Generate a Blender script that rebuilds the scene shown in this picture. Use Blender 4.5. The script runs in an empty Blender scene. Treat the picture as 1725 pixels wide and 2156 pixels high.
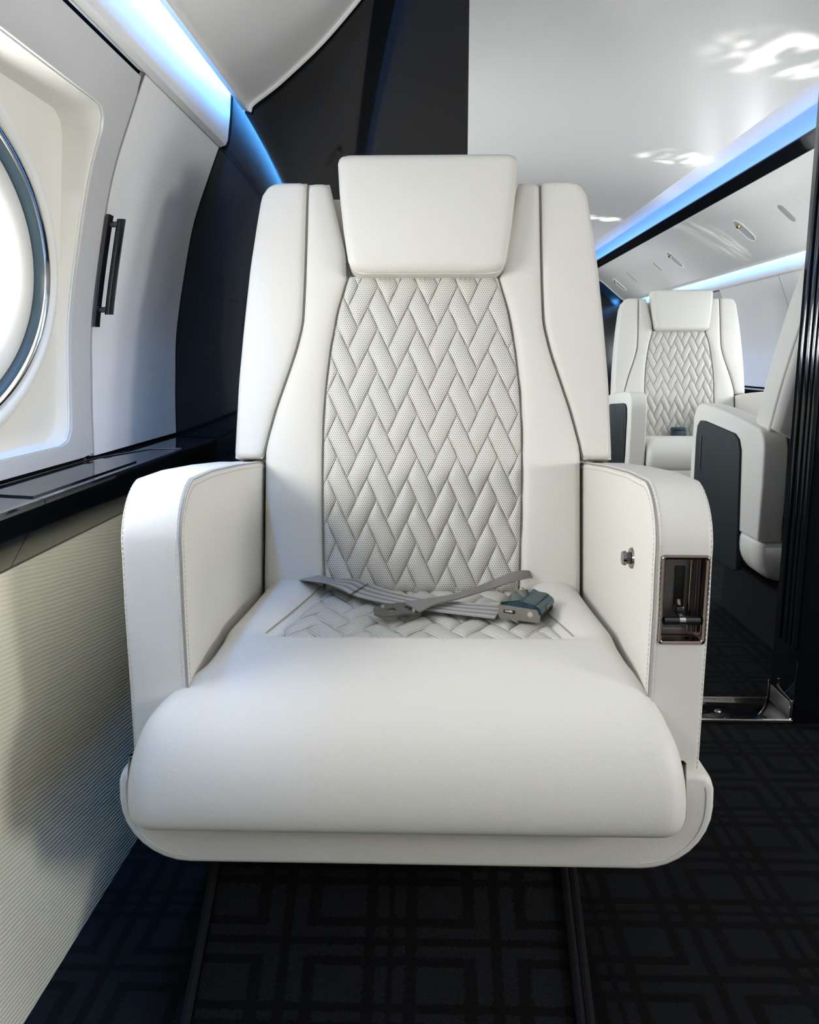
import bpy, bmesh, math, random
import numpy as np
from mathutils import Matrix, Vector
random.seed(3)
sc = bpy.context.scene
COL = sc.collection

# ------------------------------------------------------------------ camera
F, CX, CY = 1762.0, 862.5, 1078.0          # focal length and centre in pixels of the 1725 x 2156 frame
VPX, VPY = 912.0, 757.0                    # where the cabin's long axis vanishes
EYE = np.array([0.0, 0.0, 0.851])
_pitch = math.atan((CY - VPY) / F)
_yaw = math.atan((VPX - CX) / math.hypot(F, CY - VPY))
_f = np.array([-math.sin(_yaw) * math.cos(_pitch), math.cos(_yaw) * math.cos(_pitch), -math.sin(_pitch)])
_r = np.cross(_f, [0, 0, 1.0]); _r /= np.linalg.norm(_r)
_u = np.cross(_r, _f)
cam = bpy.data.cameras.new('camera')
cam.sensor_fit = 'HORIZONTAL'; cam.sensor_width = 36.0; cam.lens = F / 1725.0 * 36.0
cam.clip_start = 0.02
cam_o = bpy.data.objects.new('camera', cam); COL.objects.link(cam_o)
cam_o.matrix_world = Matrix(((_r[0], _u[0], -_f[0], EYE[0]), (_r[1], _u[1], -_f[1], EYE[1]),
                             (_r[2], _u[2], -_f[2], EYE[2]), (0, 0, 0, 1)))
sc.camera = cam_o

def ray(x, y): return _f + (x - CX) / F * _r - (y - CY) / F * _u
def at_y(x, y, Y): d = ray(x, y); return EYE + d * (Y / d[1])
def at_x(x, y, X): d = ray(x, y); return EYE + d * (X / d[0])
def at_z(x, y, Z): d = ray(x, y); return EYE + d * ((Z - EYE[2]) / d[2])

# ------------------------------------------------------------------ world, lights, exposure
sc.view_settings.view_transform = 'Standard'; sc.view_settings.look = 'None'
sc.view_settings.gamma = 1.0; sc.view_settings.use_curve_mapping = False
sc.view_settings.exposure = -0.15
sc.cycles.use_denoising = True
sc.cycles.max_bounces = 8; sc.cycles.diffuse_bounces = 4; sc.cycles.glossy_bounces = 4
sc.cycles.use_adaptive_sampling = True; sc.cycles.adaptive_threshold = 0.07; sc.cycles.adaptive_min_samples = 24
sc.cycles.transparent_max_bounces = 8
sc.cycles.sample_clamp_indirect = 6.0
sc.cycles.caustics_reflective = False; sc.cycles.caustics_refractive = False
w = bpy.data.worlds.new('sky'); sc.world = w; w.use_nodes = True
w.node_tree.nodes['Background'].inputs[0].default_value = (0.93, 0.97, 1.0, 1)
w.node_tree.nodes['Background'].inputs[1].default_value = 2.5

XC = 0.70                                   # centre line of the cabin
WIN_Z = 0.965
WIN_LEFT_X, WIN_RIGHT_X = -0.665, 2.0 * XC + 0.665
def window_light(x, y, power, sx=0.56, sy=0.40, col=(1, 0.985, 0.95), tilt=0.22):
    l = bpy.data.lights.new('window_daylight', 'AREA'); l.shape = 'ELLIPSE'
    l.size = sx; l.size_y = sy; l.energy = power; l.color = col
    o = bpy.data.objects.new('window_daylight', l); COL.objects.link(o)
    o.location = (x, y, WIN_Z + 0.01)
    d = Vector((1 if x < XC else -1, 0, tilt))
    o.rotation_euler = d.to_track_quat('-Z', 'Y').to_euler()
    return o
LEFT_WIN = [0.945, -0.005, -0.955]
RIGHT_WIN_NEAR = [0.945, -0.005, -0.955]
RIGHT_WIN_AFT = [2.95, 3.90, 6.15, 7.10]
LEFT_WIN_AFT = [2.95, 3.90, 6.15, 7.10]
POW_L = [11.0, 7.0, 6.0]
POW_R = [10.0, 33.0, 5.0]
for y_, p_ in zip(LEFT_WIN, POW_L): window_light(WIN_LEFT_X - .02, y_, p_)
for y_, p_ in zip(RIGHT_WIN_NEAR, POW_R): window_light(WIN_RIGHT_X + .02, y_, p_)
for y_ in RIGHT_WIN_AFT: window_light(WIN_RIGHT_X + .02, y_, 12.5, tilt=.3, col=(.93, .965, 1))
for y_ in LEFT_WIN_AFT: window_light(WIN_LEFT_X - .02, y_, 20.0, tilt=.35, col=(.93, .965, 1))

# added spots with a noise gobo, standing in for sun off the gloss ledge: soft streaky patches on ceiling and service panel
def added_glint_spot(src, dst, power, cone, seed):
    l = bpy.data.lights.new('added_glint_spot', 'SPOT'); l.energy = power; l.spot_size = math.radians(cone); l.spot_blend = 0.9
    l.shadow_soft_size = 0.015; l.color = (1, 0.98, 0.95); l.use_nodes = True
    nt = l.node_tree; em = nt.nodes['Emission']
    tc = nt.nodes.new('ShaderNodeTexCoord'); mp = nt.nodes.new('ShaderNodeMapping')
    mp.inputs['Scale'].default_value = (9, 34, 9); mp.inputs['Location'].default_value = (seed, seed * 2, 0)
    no = nt.nodes.new('ShaderNodeTexNoise'); no.inputs['Scale'].default_value = 1.0; no.inputs['Detail'].default_value = 3; no.inputs['Distortion'].default_value = 0.8
    rg = nt.nodes.new('ShaderNodeMapRange'); rg.inputs[1].default_value = 0.48; rg.inputs[2].default_value = 0.62; rg.inputs[4].default_value = 1.0
    nt.links.new(tc.outputs['Normal'], mp.inputs[0]); nt.links.new(mp.outputs[0], no.inputs[0])
    nt.links.new(no.outputs['Fac'], rg.inputs[0]); nt.links.new(rg.outputs[0], em.inputs['Strength'])
    o = bpy.data.objects.new('added_glint_spot', l); COL.objects.link(o); o.location = src
    o.rotation_euler = (Vector(dst) - Vector(src)).to_track_quat('-Z', 'Y').to_euler()
for k_, (px_, py_, pw_, cn_) in enumerate(((1680, 125, 220, 18), (1430, 335, 230, 13), (1275, 462, 230, 10))):
    p_ = at_z(px_, py_, 1.708)
    added_glint_spot((1.86, p_[1] + .25, .72), tuple(p_), pw_, cn_, k_ * 3.7)
added_glint_spot((1.80, 4.35, .74), (1.60, 5.0, 1.52), 40, 20, 11.3)

# ------------------------------------------------------------------ materials
def new_mat(name):
    m = bpy.data.materials.new(name); m.use_nodes = True
    nt = m.node_tree; b = nt.nodes['Principled BSDF']
    return m, nt, b
def N(nt, typ, **kw):
    n = nt.nodes.new(typ)
    for k, v in kw.items(): setattr(n, k, v)
    return n
def math_n(nt, op, a, b=None, c=None):
    n = nt.nodes.new('ShaderNodeMath'); n.operation = op
    for i, v in enumerate((a, b, c)):
        if v is None: continue
        if isinstance(v, (int, float)): n.inputs[i].default_value = v
        else: nt.links.new(v, n.inputs[i])
    return n.outputs[0]
def plain(name, col, rough=0.5, metal=0.0, spec=0.5, coat=0.0, bump=0.0, bscale=300.0, var=0.0):
    m, nt, b = new_mat(name)
    b.inputs['Base Color'].default_value = (*col, 1)
    b.inputs['Roughness'].default_value = rough
    b.inputs['Metallic'].default_value = metal
    b.inputs['Specular IOR Level'].default_value = spec
    b.inputs['Coat Weight'].default_value = coat
    if bump or var:
        tc = N(nt, 'ShaderNodeTexCoord')
        no = N(nt, 'ShaderNodeTexNoise'); no.inputs['Scale'].default_value = bscale; no.inputs['Detail'].default_value = 4
        nt.links.new(tc.outputs['Object'], no.inputs['Vector'])
        if bump:
            bp = N(nt, 'ShaderNodeBump'); bp.inputs['Strength'].default_value = bump; bp.inputs['Distance'].default_value = 0.001
            nt.links.new(no.outputs['Fac'], bp.inputs['Height']); nt.links.new(bp.outputs[0], b.inputs['Normal'])
        if var:
            no2 = N(nt, 'ShaderNodeTexNoise'); no2.inputs['Scale'].default_value = 5
            nt.links.new(tc.outputs['Object'], no2.inputs['Vector'])
            mx = N(nt, 'ShaderNodeMix', data_type='RGBA')
            mx.inputs[6].default_value = (*[c * (1 - var) for c in col], 1); mx.inputs[7].default_value = (*[min(1, c * (1 + var)) for c in col], 1)
            nt.links.new(no2.outputs['Fac'], mx.inputs[0]); nt.links.new(mx.outputs[2], b.inputs['Base Color'])
    return m
def leather_mat(name, col, perf=False):
    m, nt, b = new_mat(name)
    b.inputs['Roughness'].default_value = 0.48
    b.inputs['Specular IOR Level'].default_value = 0.35
    tc = N(nt, 'ShaderNodeTexCoord')
    vo = N(nt, 'ShaderNodeTexVoronoi'); vo.inputs['Scale'].default_value = 700
    no = N(nt, 'ShaderNodeTexNoise'); no.inputs['Scale'].default_value = 260; no.inputs['Detail'].default_value = 3
    nt.links.new(tc.outputs['Object'], vo.inputs['Vector']); nt.links.new(tc.outputs['Object'], no.inputs['Vector'])
    h = math_n(nt, 'ADD', vo.outputs['Distance'], no.outputs['Fac'])
    bp = N(nt, 'ShaderNodeBump'); bp.inputs['Strength'].default_value = 0.16; bp.inputs['Distance'].default_value = 0.0012
    nt.links.new(h, bp.inputs['Height']); nt.links.new(bp.outputs[0], b.inputs['Normal'])
    if not perf:
        b.inputs['Base Color'].default_value = (*col, 1)
        return m
    # punched holes on a staggered grid, laid out in the panel's own metres (UV)
    uv = N(nt, 'ShaderNodeUVMap'); uv.uv_map = 'UVMap'
    sp = N(nt, 'ShaderNodeSeparateXYZ'); nt.links.new(uv.outputs[0], sp.inputs[0])
    P, Q = 0.0038, 0.0066
    def dots(ox, oy):
        fx = math_n(nt, 'SUBTRACT', math_n(nt, 'FRACT', math_n(nt, 'MULTIPLY_ADD', sp.outputs[0], 1 / P, ox + 1000)), 0.5)
        fy = math_n(nt, 'SUBTRACT', math_n(nt, 'FRACT', math_n(nt, 'MULTIPLY_ADD', sp.outputs[1], 1 / Q, oy + 1000)), 0.5)
        dx = math_n(nt, 'MULTIPLY', fx, P); dy = math_n(nt, 'MULTIPLY', fy, Q)
        return math_n(nt, 'SQRT', math_n(nt, 'ADD', math_n(nt, 'MULTIPLY', dx, dx), math_n(nt, 'MULTIPLY', dy, dy)))
    d = math_n(nt, 'MINIMUM', dots(0, 0), dots(0.5, 0.5))
    rg = N(nt, 'ShaderNodeMapRange'); rg.inputs[1].default_value = 0.0006; rg.inputs[2].default_value = 0.00115
    nt.links.new(d, rg.inputs[0])
    mx = N(nt, 'ShaderNodeMix', data_type='RGBA')
    mx.inputs[6].default_value = (0.13, 0.125, 0.115, 1); mx.inputs[7].default_value = (*col, 1)
    nt.links.new(rg.outputs[0], mx.inputs[0]); nt.links.new(mx.outputs[2], b.inputs['Base Color'])
    return m
CREAM = (0.68, 0.662, 0.605)
M = {}
M['leather'] = leather_mat('cream_leather', CREAM)
M['perf'] = leather_mat('perforated_cream_leather', CREAM, True)
M['thread'] = plain('cream_thread', (0.62, 0.60, 0.55), 0.7)
M['seam'] = plain('seam_shadow_thread', (0.30, 0.28, 0.26), 0.8)
M['black'] = plain('black_lacquer', (0.006, 0.007, 0.009), 0.055, spec=0.5)
M['darkpiano'] = plain('black_satin_lacquer', (0.008, 0.009, 0.011), 0.16)
M['wallvinyl'] = plain('white_sidewall_vinyl', (0.87, 0.87, 0.87), 0.42, bump=0.25, bscale=900)
M['greywall'] = plain('grey_front_bulkhead', (0.30, 0.30, 0.30), 0.5)
M['pearl'] = plain('pearl_window_surround', (0.70, 0.70, 0.69), 0.34, metal=0.15, bump=0.08, bscale=1500)
M['ivory'] = plain('ivory_window_recess', (0.84, 0.82, 0.75), 0.5)
M['ceil'] = plain('white_ceiling_panel', (0.85, 0.84, 0.815), 0.26, bump=0.05, bscale=1200)
M['gasket'] = plain('dark_teal_rubber_gasket', (0.05, 0.08, 0.10), 0.35)
M['ring'] = plain('white_window_ring', (0.88, 0.88, 0.85), 0.35)
M['chrome'] = plain('chrome', (0.78, 0.76, 0.74), 0.12, metal=1.0)
M['bronze'] = plain('dark_bronze_metal', (0.33, 0.27, 0.25), 0.16, metal=1.0)
M['gun'] = plain('black_nickel', (0.10, 0.10, 0.11), 0.2, metal=0.9)
M['steel'] = plain('worn_steel', (0.36, 0.33, 0.30), 0.36, metal=1.0, bump=0.3, bscale=900)
M['darksteel'] = plain('dark_worn_steel', (0.17, 0.165, 0.16), 0.42, metal=1.0, bump=0.3, bscale=900)
M['tealbuckle'] = plain('dark_teal_metal', (0.02, 0.055, 0.065), 0.35)
M['bucklelid'] = plain('blue_black_chrome', (0.05, 0.11, 0.14), 0.10, metal=1.0)
M['slot'] = plain('black_slot', (0.004, 0.004, 0.005), 0.5)
M['greypanel'] = plain('slate_grey_side_panel', (0.010, 0.016, 0.019), 0.55, spec=0.2, bump=0.1, bscale=800)
M['grey_web'] = plain('grey_webbing', (0.23, 0.215, 0.20), 0.6, bump=0.6, bscale=1400)
M['brass'] = plain('brass_lamp', (0.55, 0.38, 0.14), 0.25, metal=1.0)
M['jamb'] = plain('black_gloss_jamb', (0.008, 0.010, 0.014), 0.09)

def webbing_mat():
    m, nt, b = new_mat('striped_webbing')
    uv = N(nt, 'ShaderNodeUVMap'); uv.uv_map = 'UVMap'
    sp = N(nt, 'ShaderNodeSeparateXYZ'); nt.links.new(uv.outputs[0], sp.inputs[0])
    s = math_n(nt, 'SINE', math_n(nt, 'MULTIPLY', sp.outputs[1], 2 * math.pi * 3.5))
    rg = N(nt, 'ShaderNodeMapRange'); rg.inputs[1].default_value = -0.2; rg.inputs[2].default_value = 0.2
    nt.links.new(s, rg.inputs[0])
    mx = N(nt, 'ShaderNodeMix', data_type='RGBA')
    mx.inputs[6].default_value = (0.24, 0.23, 0.225, 1); mx.inputs[7].default_value = (0.45, 0.44, 0.43, 1)
    nt.links.new(rg.outputs[0], mx.inputs[0]); nt.links.new(mx.outputs[2], b.inputs['Base Color'])
    b.inputs['Roughness'].default_value = 0.55
    wv = math_n(nt, 'SINE', math_n(nt, 'MULTIPLY', sp.outputs[0], 2 * math.pi * 500))
    bp = N(nt, 'ShaderNodeBump'); bp.inputs['Strength'].default_value = 0.3; bp.inputs['Distance'].default_value = 0.0006
    nt.links.new(wv, bp.inputs['Height']); nt.links.new(bp.outputs[0], b.inputs['Normal'])
    return m
M['web'] = webbing_mat()

def fabric_mat():
    m, nt, b = new_mat('ribbed_ivory_fabric')
    tc = N(nt, 'ShaderNodeTexCoord')
    sp = N(nt, 'ShaderNodeSeparateXYZ'); nt.links.new(tc.outputs['Object'], sp.inputs[0])
    no = N(nt, 'ShaderNodeTexNoise'); no.inputs['Scale'].default_value = 9; no.inputs['Detail'].default_value = 3
    nt.links.new(tc.outputs['Object'], no.inputs['Vector'])
    ph = math_n(nt, 'ADD', math_n(nt, 'MULTIPLY', sp.outputs[2], 2 * math.pi / 0.0062),
                math_n(nt, 'ADD', math_n(nt, 'MULTIPLY', sp.outputs[1], 2 * math.pi / 0.0062 * 0.14), math_n(nt, 'MULTIPLY', no.outputs['Fac'], 6.0)))
    s = math_n(nt, 'SINE', ph)
    n2 = N(nt, 'ShaderNodeTexNoise'); n2.inputs['Scale'].default_value = 500
    nt.links.new(tc.outputs['Object'], n2.inputs['Vector'])
    h = math_n(nt, 'ADD', math_n(nt, 'MULTIPLY', s, 0.5), math_n(nt, 'MULTIPLY', n2.outputs['Fac'], 0.6))
    bp = N(nt, 'ShaderNodeBump'); bp.inputs['Strength'].default_value = 0.35; bp.inputs['Distance'].default_value = 0.0014
    nt.links.new(h, bp.inputs['Height']); nt.links.new(bp.outputs[0], b.inputs['Normal'])
    b.inputs['Base Color'].default_value = (0.84, 0.81, 0.66, 1)
    b.inputs['Roughness'].default_value = 0.75
    return m
M['fabric'] = fabric_mat()

def carpet_mat(name, ox, oy, T=0.143, axes=(0, 1), TY=None):
    TY = TY or T
    m, nt, b = new_mat(name)
    tc = N(nt, 'ShaderNodeTexCoord')
    sp = N(nt, 'ShaderNodeSeparateXYZ'); nt.links.new(tc.outputs['Object'], sp.inputs[0])
    no = N(nt, 'ShaderNodeTexNoise'); no.inputs['Scale'].default_value = 260; no.inputs['Detail'].default_value = 4
    nt.links.new(tc.outputs['Object'], no.inputs['Vector'])
    wob = math_n(nt, 'MULTIPLY', math_n(nt, 'SUBTRACT', no.outputs['Fac'], 0.5), 0.10)
    def coord(i, o, T):
        v = math_n(nt, 'MULTIPLY_ADD', sp.outputs[i], 1 / T, -o / T)
        return math_n(nt, 'ADD', math_n(nt, 'PINGPONG', v, 1.0), wob)
    a, c = coord(axes[0], ox, T), coord(axes[1], oy, TY)
    def band(v, lo, hi):
        return math_n(nt, 'MULTIPLY', math_n(nt, 'GREATER_THAN', v, lo), math_n(nt, 'LESS_THAN', v, hi))
    def zones(v):
        core = math_n(nt, 'ADD', band(v, .03, .14), band(v, .25, .69))
        fr = band(v, .81, .95)
        anyz = math_n(nt, 'MAXIMUM', math_n(nt, 'MAXIMUM', core, fr), band(v, .69, .81))
        return core, fr, anyz
    ca, fa, za = zones(a); cb, fb, zb = zones(c)
    lit = math_n(nt, 'MAXIMUM', math_n(nt, 'MULTIPLY', ca, cb),
                 math_n(nt, 'MAXIMUM', math_n(nt, 'MULTIPLY', fa, zb), math_n(nt, 'MULTIPLY', fb, za)))
    mx = N(nt, 'ShaderNodeMix', data_type='RGBA')
    mx.inputs[6].default_value = (0.0028, 0.0031, 0.0036, 1); mx.inputs[7].default_value = (0.0085, 0.0092, 0.0105, 1)
    nt.links.new(lit, mx.inputs[0])
    n3 = N(nt, 'ShaderNodeTexNoise'); n3.inputs['Scale'].default_value = 700; n3.inputs['Detail'].default_value = 2
    nt.links.new(tc.outputs['Object'], n3.inputs['Vector'])
    hs = N(nt, 'ShaderNodeMix', data_type='RGBA', blend_type='MULTIPLY'); hs.inputs[0].default_value = 1.0
    cr = N(nt, 'ShaderNodeMapRange'); cr.inputs[1].default_value = 0.3; cr.inputs[2].default_value = 0.7
    cr.inputs[3].default_value = 0.4; cr.inputs[4].default_value = 1.7
    nt.links.new(n3.outputs['Fac'], cr.inputs[0])
    nt.links.new(mx.outputs[2], hs.inputs[6]); nt.links.new(cr.outputs[0], hs.inputs[7])
    nt.links.new(hs.outputs[2], b.inputs['Base Color'])
    h = math_n(nt, 'ADD', math_n(nt, 'MULTIPLY', lit, 1.0), math_n(nt, 'MULTIPLY', n3.outputs['Fac'], 0.8))
    bp = N(nt, 'ShaderNodeBump'); bp.inputs['Strength'].default_value = 0.8; bp.inputs['Distance'].default_value = 0.004
    nt.links.new(h, bp.inputs['Height']); nt.links.new(bp.outputs[0], b.inputs['Normal'])
    b.inputs['Roughness'].default_value = 0.95; b.inputs['Specular IOR Level'].default_value = 0.12
    return m
M['carpet'] = carpet_mat('black_patterned_carpet', -0.03, 0.9)
M['plinthcarpet'] = carpet_mat('black_patterned_carpet_plinth', -0.036, 0.058 - 0.083, TY=0.083)
M['carpetplain'] = plain('black_plain_carpet', (0.011, 0.0115, 0.013), 0.95, spec=0.1, bump=1.0, bscale=420)

def emit(name, col, s):
    m, nt, b = new_mat(name)
    b.inputs['Base Color'].default_value = (*col, 1)
    b.inputs['Emission Color'].default_value = (*col, 1); b.inputs['Emission Strength'].default_value = s
    return m
M['led'] = emit('blue_led', (0.10, 0.42, 1.0), 85.0)
M['led_ceil'] = emit('blue_led_ceiling', (0.05, 0.30, 1.0), 5.5)
def glass_mat():
    m, nt, b = new_mat('cabin_window_glass')
    tr = N(nt, 'ShaderNodeBsdfTransparent'); gl = N(nt, 'ShaderNodeBsdfGlossy'); gl.inputs['Roughness'].default_value = 0.03
    mx = N(nt, 'ShaderNodeMixShader'); mx.inputs[0].default_value = 0.06
    nt.links.new(tr.outputs[0], mx.inputs[1]); nt.links.new(gl.outputs[0], mx.inputs[2])
    nt.links.new(mx.outputs[0], nt.nodes['Material Output'].inputs[0])
    return m
M['glass'] = glass_mat()

# ------------------------------------------------------------------ mesh helpers
def obj(name, verts, faces, mat, parent=None, smooth=True, uv=None, auto=None):
    me = bpy.data.meshes.new(name)
    me.from_pydata([tuple(map(float, v)) for v in verts], [], [tuple(int(i) for i in f) for f in faces])
    if uv is not None:
        lay = me.uv_layers.new(name='UVMap')
        li = np.zeros(len(me.loops), dtype=np.int64); me.loops.foreach_get('vertex_index', li)
        lay.data.foreach_set('uv', np.asarray(uv, dtype=np.float32)[li].ravel())
    if smooth: me.polygons.foreach_set('use_smooth', [True] * len(me.polygons))
    me.materials.append(M[mat] if isinstance(mat, str) else mat)
    me.update()
    if smooth and auto:
        me.set_sharp_from_angle(angle=math.radians(auto))
    o = bpy.data.objects.new(name, me); COL.objects.link(o)
    if parent is not None: o.parent = parent
    return o
def bm_obj(name, bm, mat, parent=None, smooth=True, auto=40):
    bmesh.ops.recalc_face_normals(bm, faces=bm.faces)
    me = bpy.data.meshes.new(name); bm.to_mesh(me); bm.free()
    me.materials.append(M[mat])
    if smooth:
        me.polygons.foreach_set('use_smooth', [True] * len(me.polygons)); me.set_sharp_from_angle(angle=math.radians(auto))
    o = bpy.data.objects.new(name, me); COL.objects.link(o)
    if parent is not None: o.parent = parent
    return o
def tag(o, label=None, cat=None, group=None, kind=None):
    if label: o['label'] = label
    if cat: o['category'] = cat
    if group: o['group'] = group
    if kind: o['kind'] = kind
    return o
def thing(name, label, cat, loc=(0, 0, 0), rz=0.0, group=None):
    o = bpy.data.objects.new(name, None); COL.objects.link(o)
    o.empty_display_size = 0.05
    o.location = loc; o.rotation_euler = (0, 0, rz)
    return tag(o, label, cat, group)
def struct_empty(name, loc=(0, 0, 0)):
    o = bpy.data.objects.new(name, None); COL.objects.link(o); o.location = loc; o.empty_display_size = 0.05
    o['kind'] = 'structure'; return o
def add_box(bm, c, s, rot=None, bevel=0.0, seg=2):
    r = bmesh.ops.create_cube(bm, size=1.0)
    vs = r['verts']
    for v in vs: v.co = Vector((v.co.x * s[0], v.co.y * s[1], v.co.z * s[2]))
    if bevel:
        es = list({e for v in vs for e in v.link_edges})
        rb = bmesh.ops.bevel(bm, geom=es, offset=bevel, segments=seg, affect='EDGES', profile=0.5)
        vs = list({v for f in rb['faces'] for v in f.verts} | {v for v in vs if v.is_valid})
    for v in vs:
        p = v.co.copy()
        if rot is not None: p = rot @ p
        v.co = p + Vector(c)
    return vs
def add_cyl(bm, p0, p1, r, seg=16, r2=None):
    p0, p1 = Vector(p0), Vector(p1); d = p1 - p0
    m = Matrix.Translation((p0 + p1) / 2) @ d.to_track_quat('Z', 'Y').to_matrix().to_4x4()
    bmesh.ops.create_cone(bm, cap_ends=True, segments=seg, radius1=r, radius2=r if r2 is None else r2, depth=d.length, matrix=m)
def box_obj(name, c, s, mat, parent=None, bevel=0.0, rot=None):
    bm = bmesh.new(); add_box(bm, c, s, rot, bevel); return bm_obj(name, bm, mat, parent)
def tube_obj(name, pts, r, mat, parent=None, seg=8, closed=False):
    bm = bmesh.new(); tube_into(bm, pts, r, seg, closed); return bm_obj(name, bm, mat, parent)
def tube_into(bm, pts, r, seg=8, closed=False):
    pts = [Vector(p) for p in pts]; n = len(pts); rings = []
    prev = None
    for i, p in enumerate(pts):
        a = pts[i - 1] if (i > 0 or closed) else p; b = pts[(i + 1) % n] if (i < n - 1 or closed) else p
        t = (b - a).normalized()
        if prev is None:
            ref = Vector((0, 0, 1)) if abs(t.z) < 0.9 else Vector((1, 0, 0))
            x = t.cross(ref).normalized()
        else:
            x = (prev - t * prev.dot(t)).normalized()
        prev = x; y = t.cross(x)
        rings.append([bm.verts.new(p + (x * math.cos(k * 2 * math.pi / seg) + y * math.sin(k * 2 * math.pi / seg)) * r) for k in range(seg)])
    m = n if closed else n - 1
    for i in range(m):
        A, B = rings[i], rings[(i + 1) % n]
        for k in range(seg): bm.faces.new((A[k], A[(k + 1) % seg], B[(k + 1) % seg], B[k]))
    if not closed:
        bm.faces.new(rings[0][::-1]); bm.faces.new(rings[-1])

def extrude_section(name, sec, y0, y1, mat, parent=None, thick=0.012, closed=False, ny=1, auto=35, out=None):
    """sheet with thickness: section points (x, z) swept from y0 to y1; `out` is the side the back goes to"""
    sec = np.array(sec, float); n = len(sec)
    if not closed:
        t = np.gradient(sec, axis=0); t /= np.linalg.norm(t, axis=1)[:, None] + 1e-9
        nr = np.stack([-t[:, 1], t[:, 0]], 1)
        if out is not None and np.dot(nr.mean(0), out) < 0: nr = -nr
        loop = np.vstack([sec, (sec + nr * thick)[::-1]])
    else: loop = sec
    k = len(loop); vs = []; ys = np.linspace(y0, y1, ny + 1)
    for y in ys: vs += [(p[0], y, p[1]) for p in loop]
    fs = []
    for j in range(ny):
        for i in range(k): fs.append((j * k + i, j * k + (i + 1) % k, (j + 1) * k + (i + 1) % k, (j + 1) * k + i))
    bm = bmesh.new(); bv = [bm.verts.new(v) for v in vs]
    for f in fs: bm.faces.new([bv[i] for i in f])
    if not closed:
        for base in (0, ny * k):
            for i in range(n - 1): bm.faces.new([bv[base + i], bv[base + i + 1], bv[base + k - 2 - i], bv[base + k - 1 - i]])
    else:
        bm.faces.new([bv[i] for i in range(k)]); bm.faces.new([bv[ny * k + i] for i in range(k)])
    return bm_obj(name, bm, mat, parent, True, auto)

def smooth_curve(pts, n=40):
    """Catmull-Rom through points"""
    P = np.array(pts, float); P = np.vstack([2 * P[0] - P[1], P, 2 * P[-1] - P[-2]])
    out = []
    seg = len(P) - 3; per = max(2, n // seg)
    for i in range(seg):
        p0, p1, p2, p3 = P[i:i + 4]
        for t in np.linspace(0, 1, per, endpoint=False):
            out.append(0.5 * ((2 * p1) + (-p0 + p2) * t + (2 * p0 - 5 * p1 + 4 * p2 - p3) * t * t + (-p0 + 3 * p1 - 3 * p2 + p3) * t ** 3))
    out.append(P[-2]); return np.array(out)
def fn_from(pts, win=9):
    """smooth function s -> x from (s, x) control points"""
    P = np.array(sorted(pts)); g = np.linspace(P[0, 0], P[-1, 0], 241); v = np.interp(g, P[:, 0], P[:, 1])
    k = np.ones(win) / win
    for _ in range(3):
        v = np.convolve(np.pad(v, win // 2, mode='reflect', reflect_type='odd'), k, mode='valid')
    return lambda s: np.interp(s, g, v)
def edge_axis(length, r, n):
    r = min(r, length * 0.49)
    e = r * (1 - np.cos(np.linspace(0, math.pi / 2, 6)))
    mid = np.linspace(r, length - r, max(2, n))
    return np.concatenate([e[:-1], mid, (length - e[:-1])[::-1]])
def panel(name, x0, x1, s0, s1, T, r, depth, MAP, mat, parent, nu=8, nv=26, crown=0.0, rb=None, uv=False):
    """solid soft panel: in plane coords (x, s) between curves x0(s), x1(s); front at height T, rounded by r; back at -depth"""
    S = s0 + edge_axis(s1 - s0, r, nv)
    wmin = float(np.max(x1(S) - x0(S)))
    U = edge_axis(wmin, r, nu) / wmin
    X0, X1 = x0(S), x1(S)
    X = X0[:, None] + (X1 - X0)[:, None] * U[None]
    SS = np.repeat(S[:, None], len(U), 1)
    dx = np.minimum(X - X0[:, None], X1[:, None] - X); ds = np.minimum(SS - s0, s1 - SS)
    def drop(rr):
        e = np.clip(1 - dx / rr, 0, 1); g = np.clip(1 - ds / rr, 0, 1)
        k = np.clip(np.sqrt(e * e + g * g), 0, 1); return rr * (1 - np.sqrt(np.maximum(0, 1 - k * k)))
    V = (SS - s0) / (s1 - s0)
    Hf = T - drop(r) + crown * (1 - (2 * U[None] - 1) ** 2) * (1 - (2 * V - 1) ** 2)
    rb = r if rb is None else rb
    Hb = -depth + drop(rb)
    ni, nj = X.shape
    A = MAP(X.ravel(), SS.ravel(), Hf.ravel()); B = MAP(X.ravel(), SS.ravel(), Hb.ravel())
    vs = np.vstack([A, B]); off = ni * nj; fs = []
    idx = np.arange(off).reshape(ni, nj)
    for i in range(ni - 1):
        for j in range(nj - 1):
            q = (idx[i, j], idx[i, j + 1], idx[i + 1, j + 1], idx[i + 1, j])
            fs.append(q); fs.append(tuple(off + k for k in q[::-1]))
    ring = list(idx[0, :]) + list(idx[1:, -1]) + list(idx[-1, -2::-1]) + list(idx[-2:0:-1, 0])
    for a, b in zip(ring, ring[1:] + ring[:1]): fs.append((b, a, off + a, off + b))
    UV = np.vstack([np.stack([X.ravel(), SS.ravel()], 1)] * 2) if uv else None
    return obj(name, vs, fs, mat, parent, True, UV, auto=60)

# ------------------------------------------------------------------ cabin shell
Y_FRONT, Y_BULK, BULK_T, Y_AFT = -1.45, 1.89, 0.14, 8.3
YA0 = Y_BULK + BULK_T
def mir(p): return [(2 * XC - x, z) for x, z in p]
WALL = smooth_curve([(-.583, .688), (-.581, .76), (-.5775, .8245), (-.571, .91), (-.5475, 1.034), (-.521, 1.143), (-.484, 1.239), (-.455, 1.308)], 36)
def wall_x(z): return np.interp(z, WALL[:, 1], WALL[:, 0])
FOOT = (-.529, 0.0)

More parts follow.
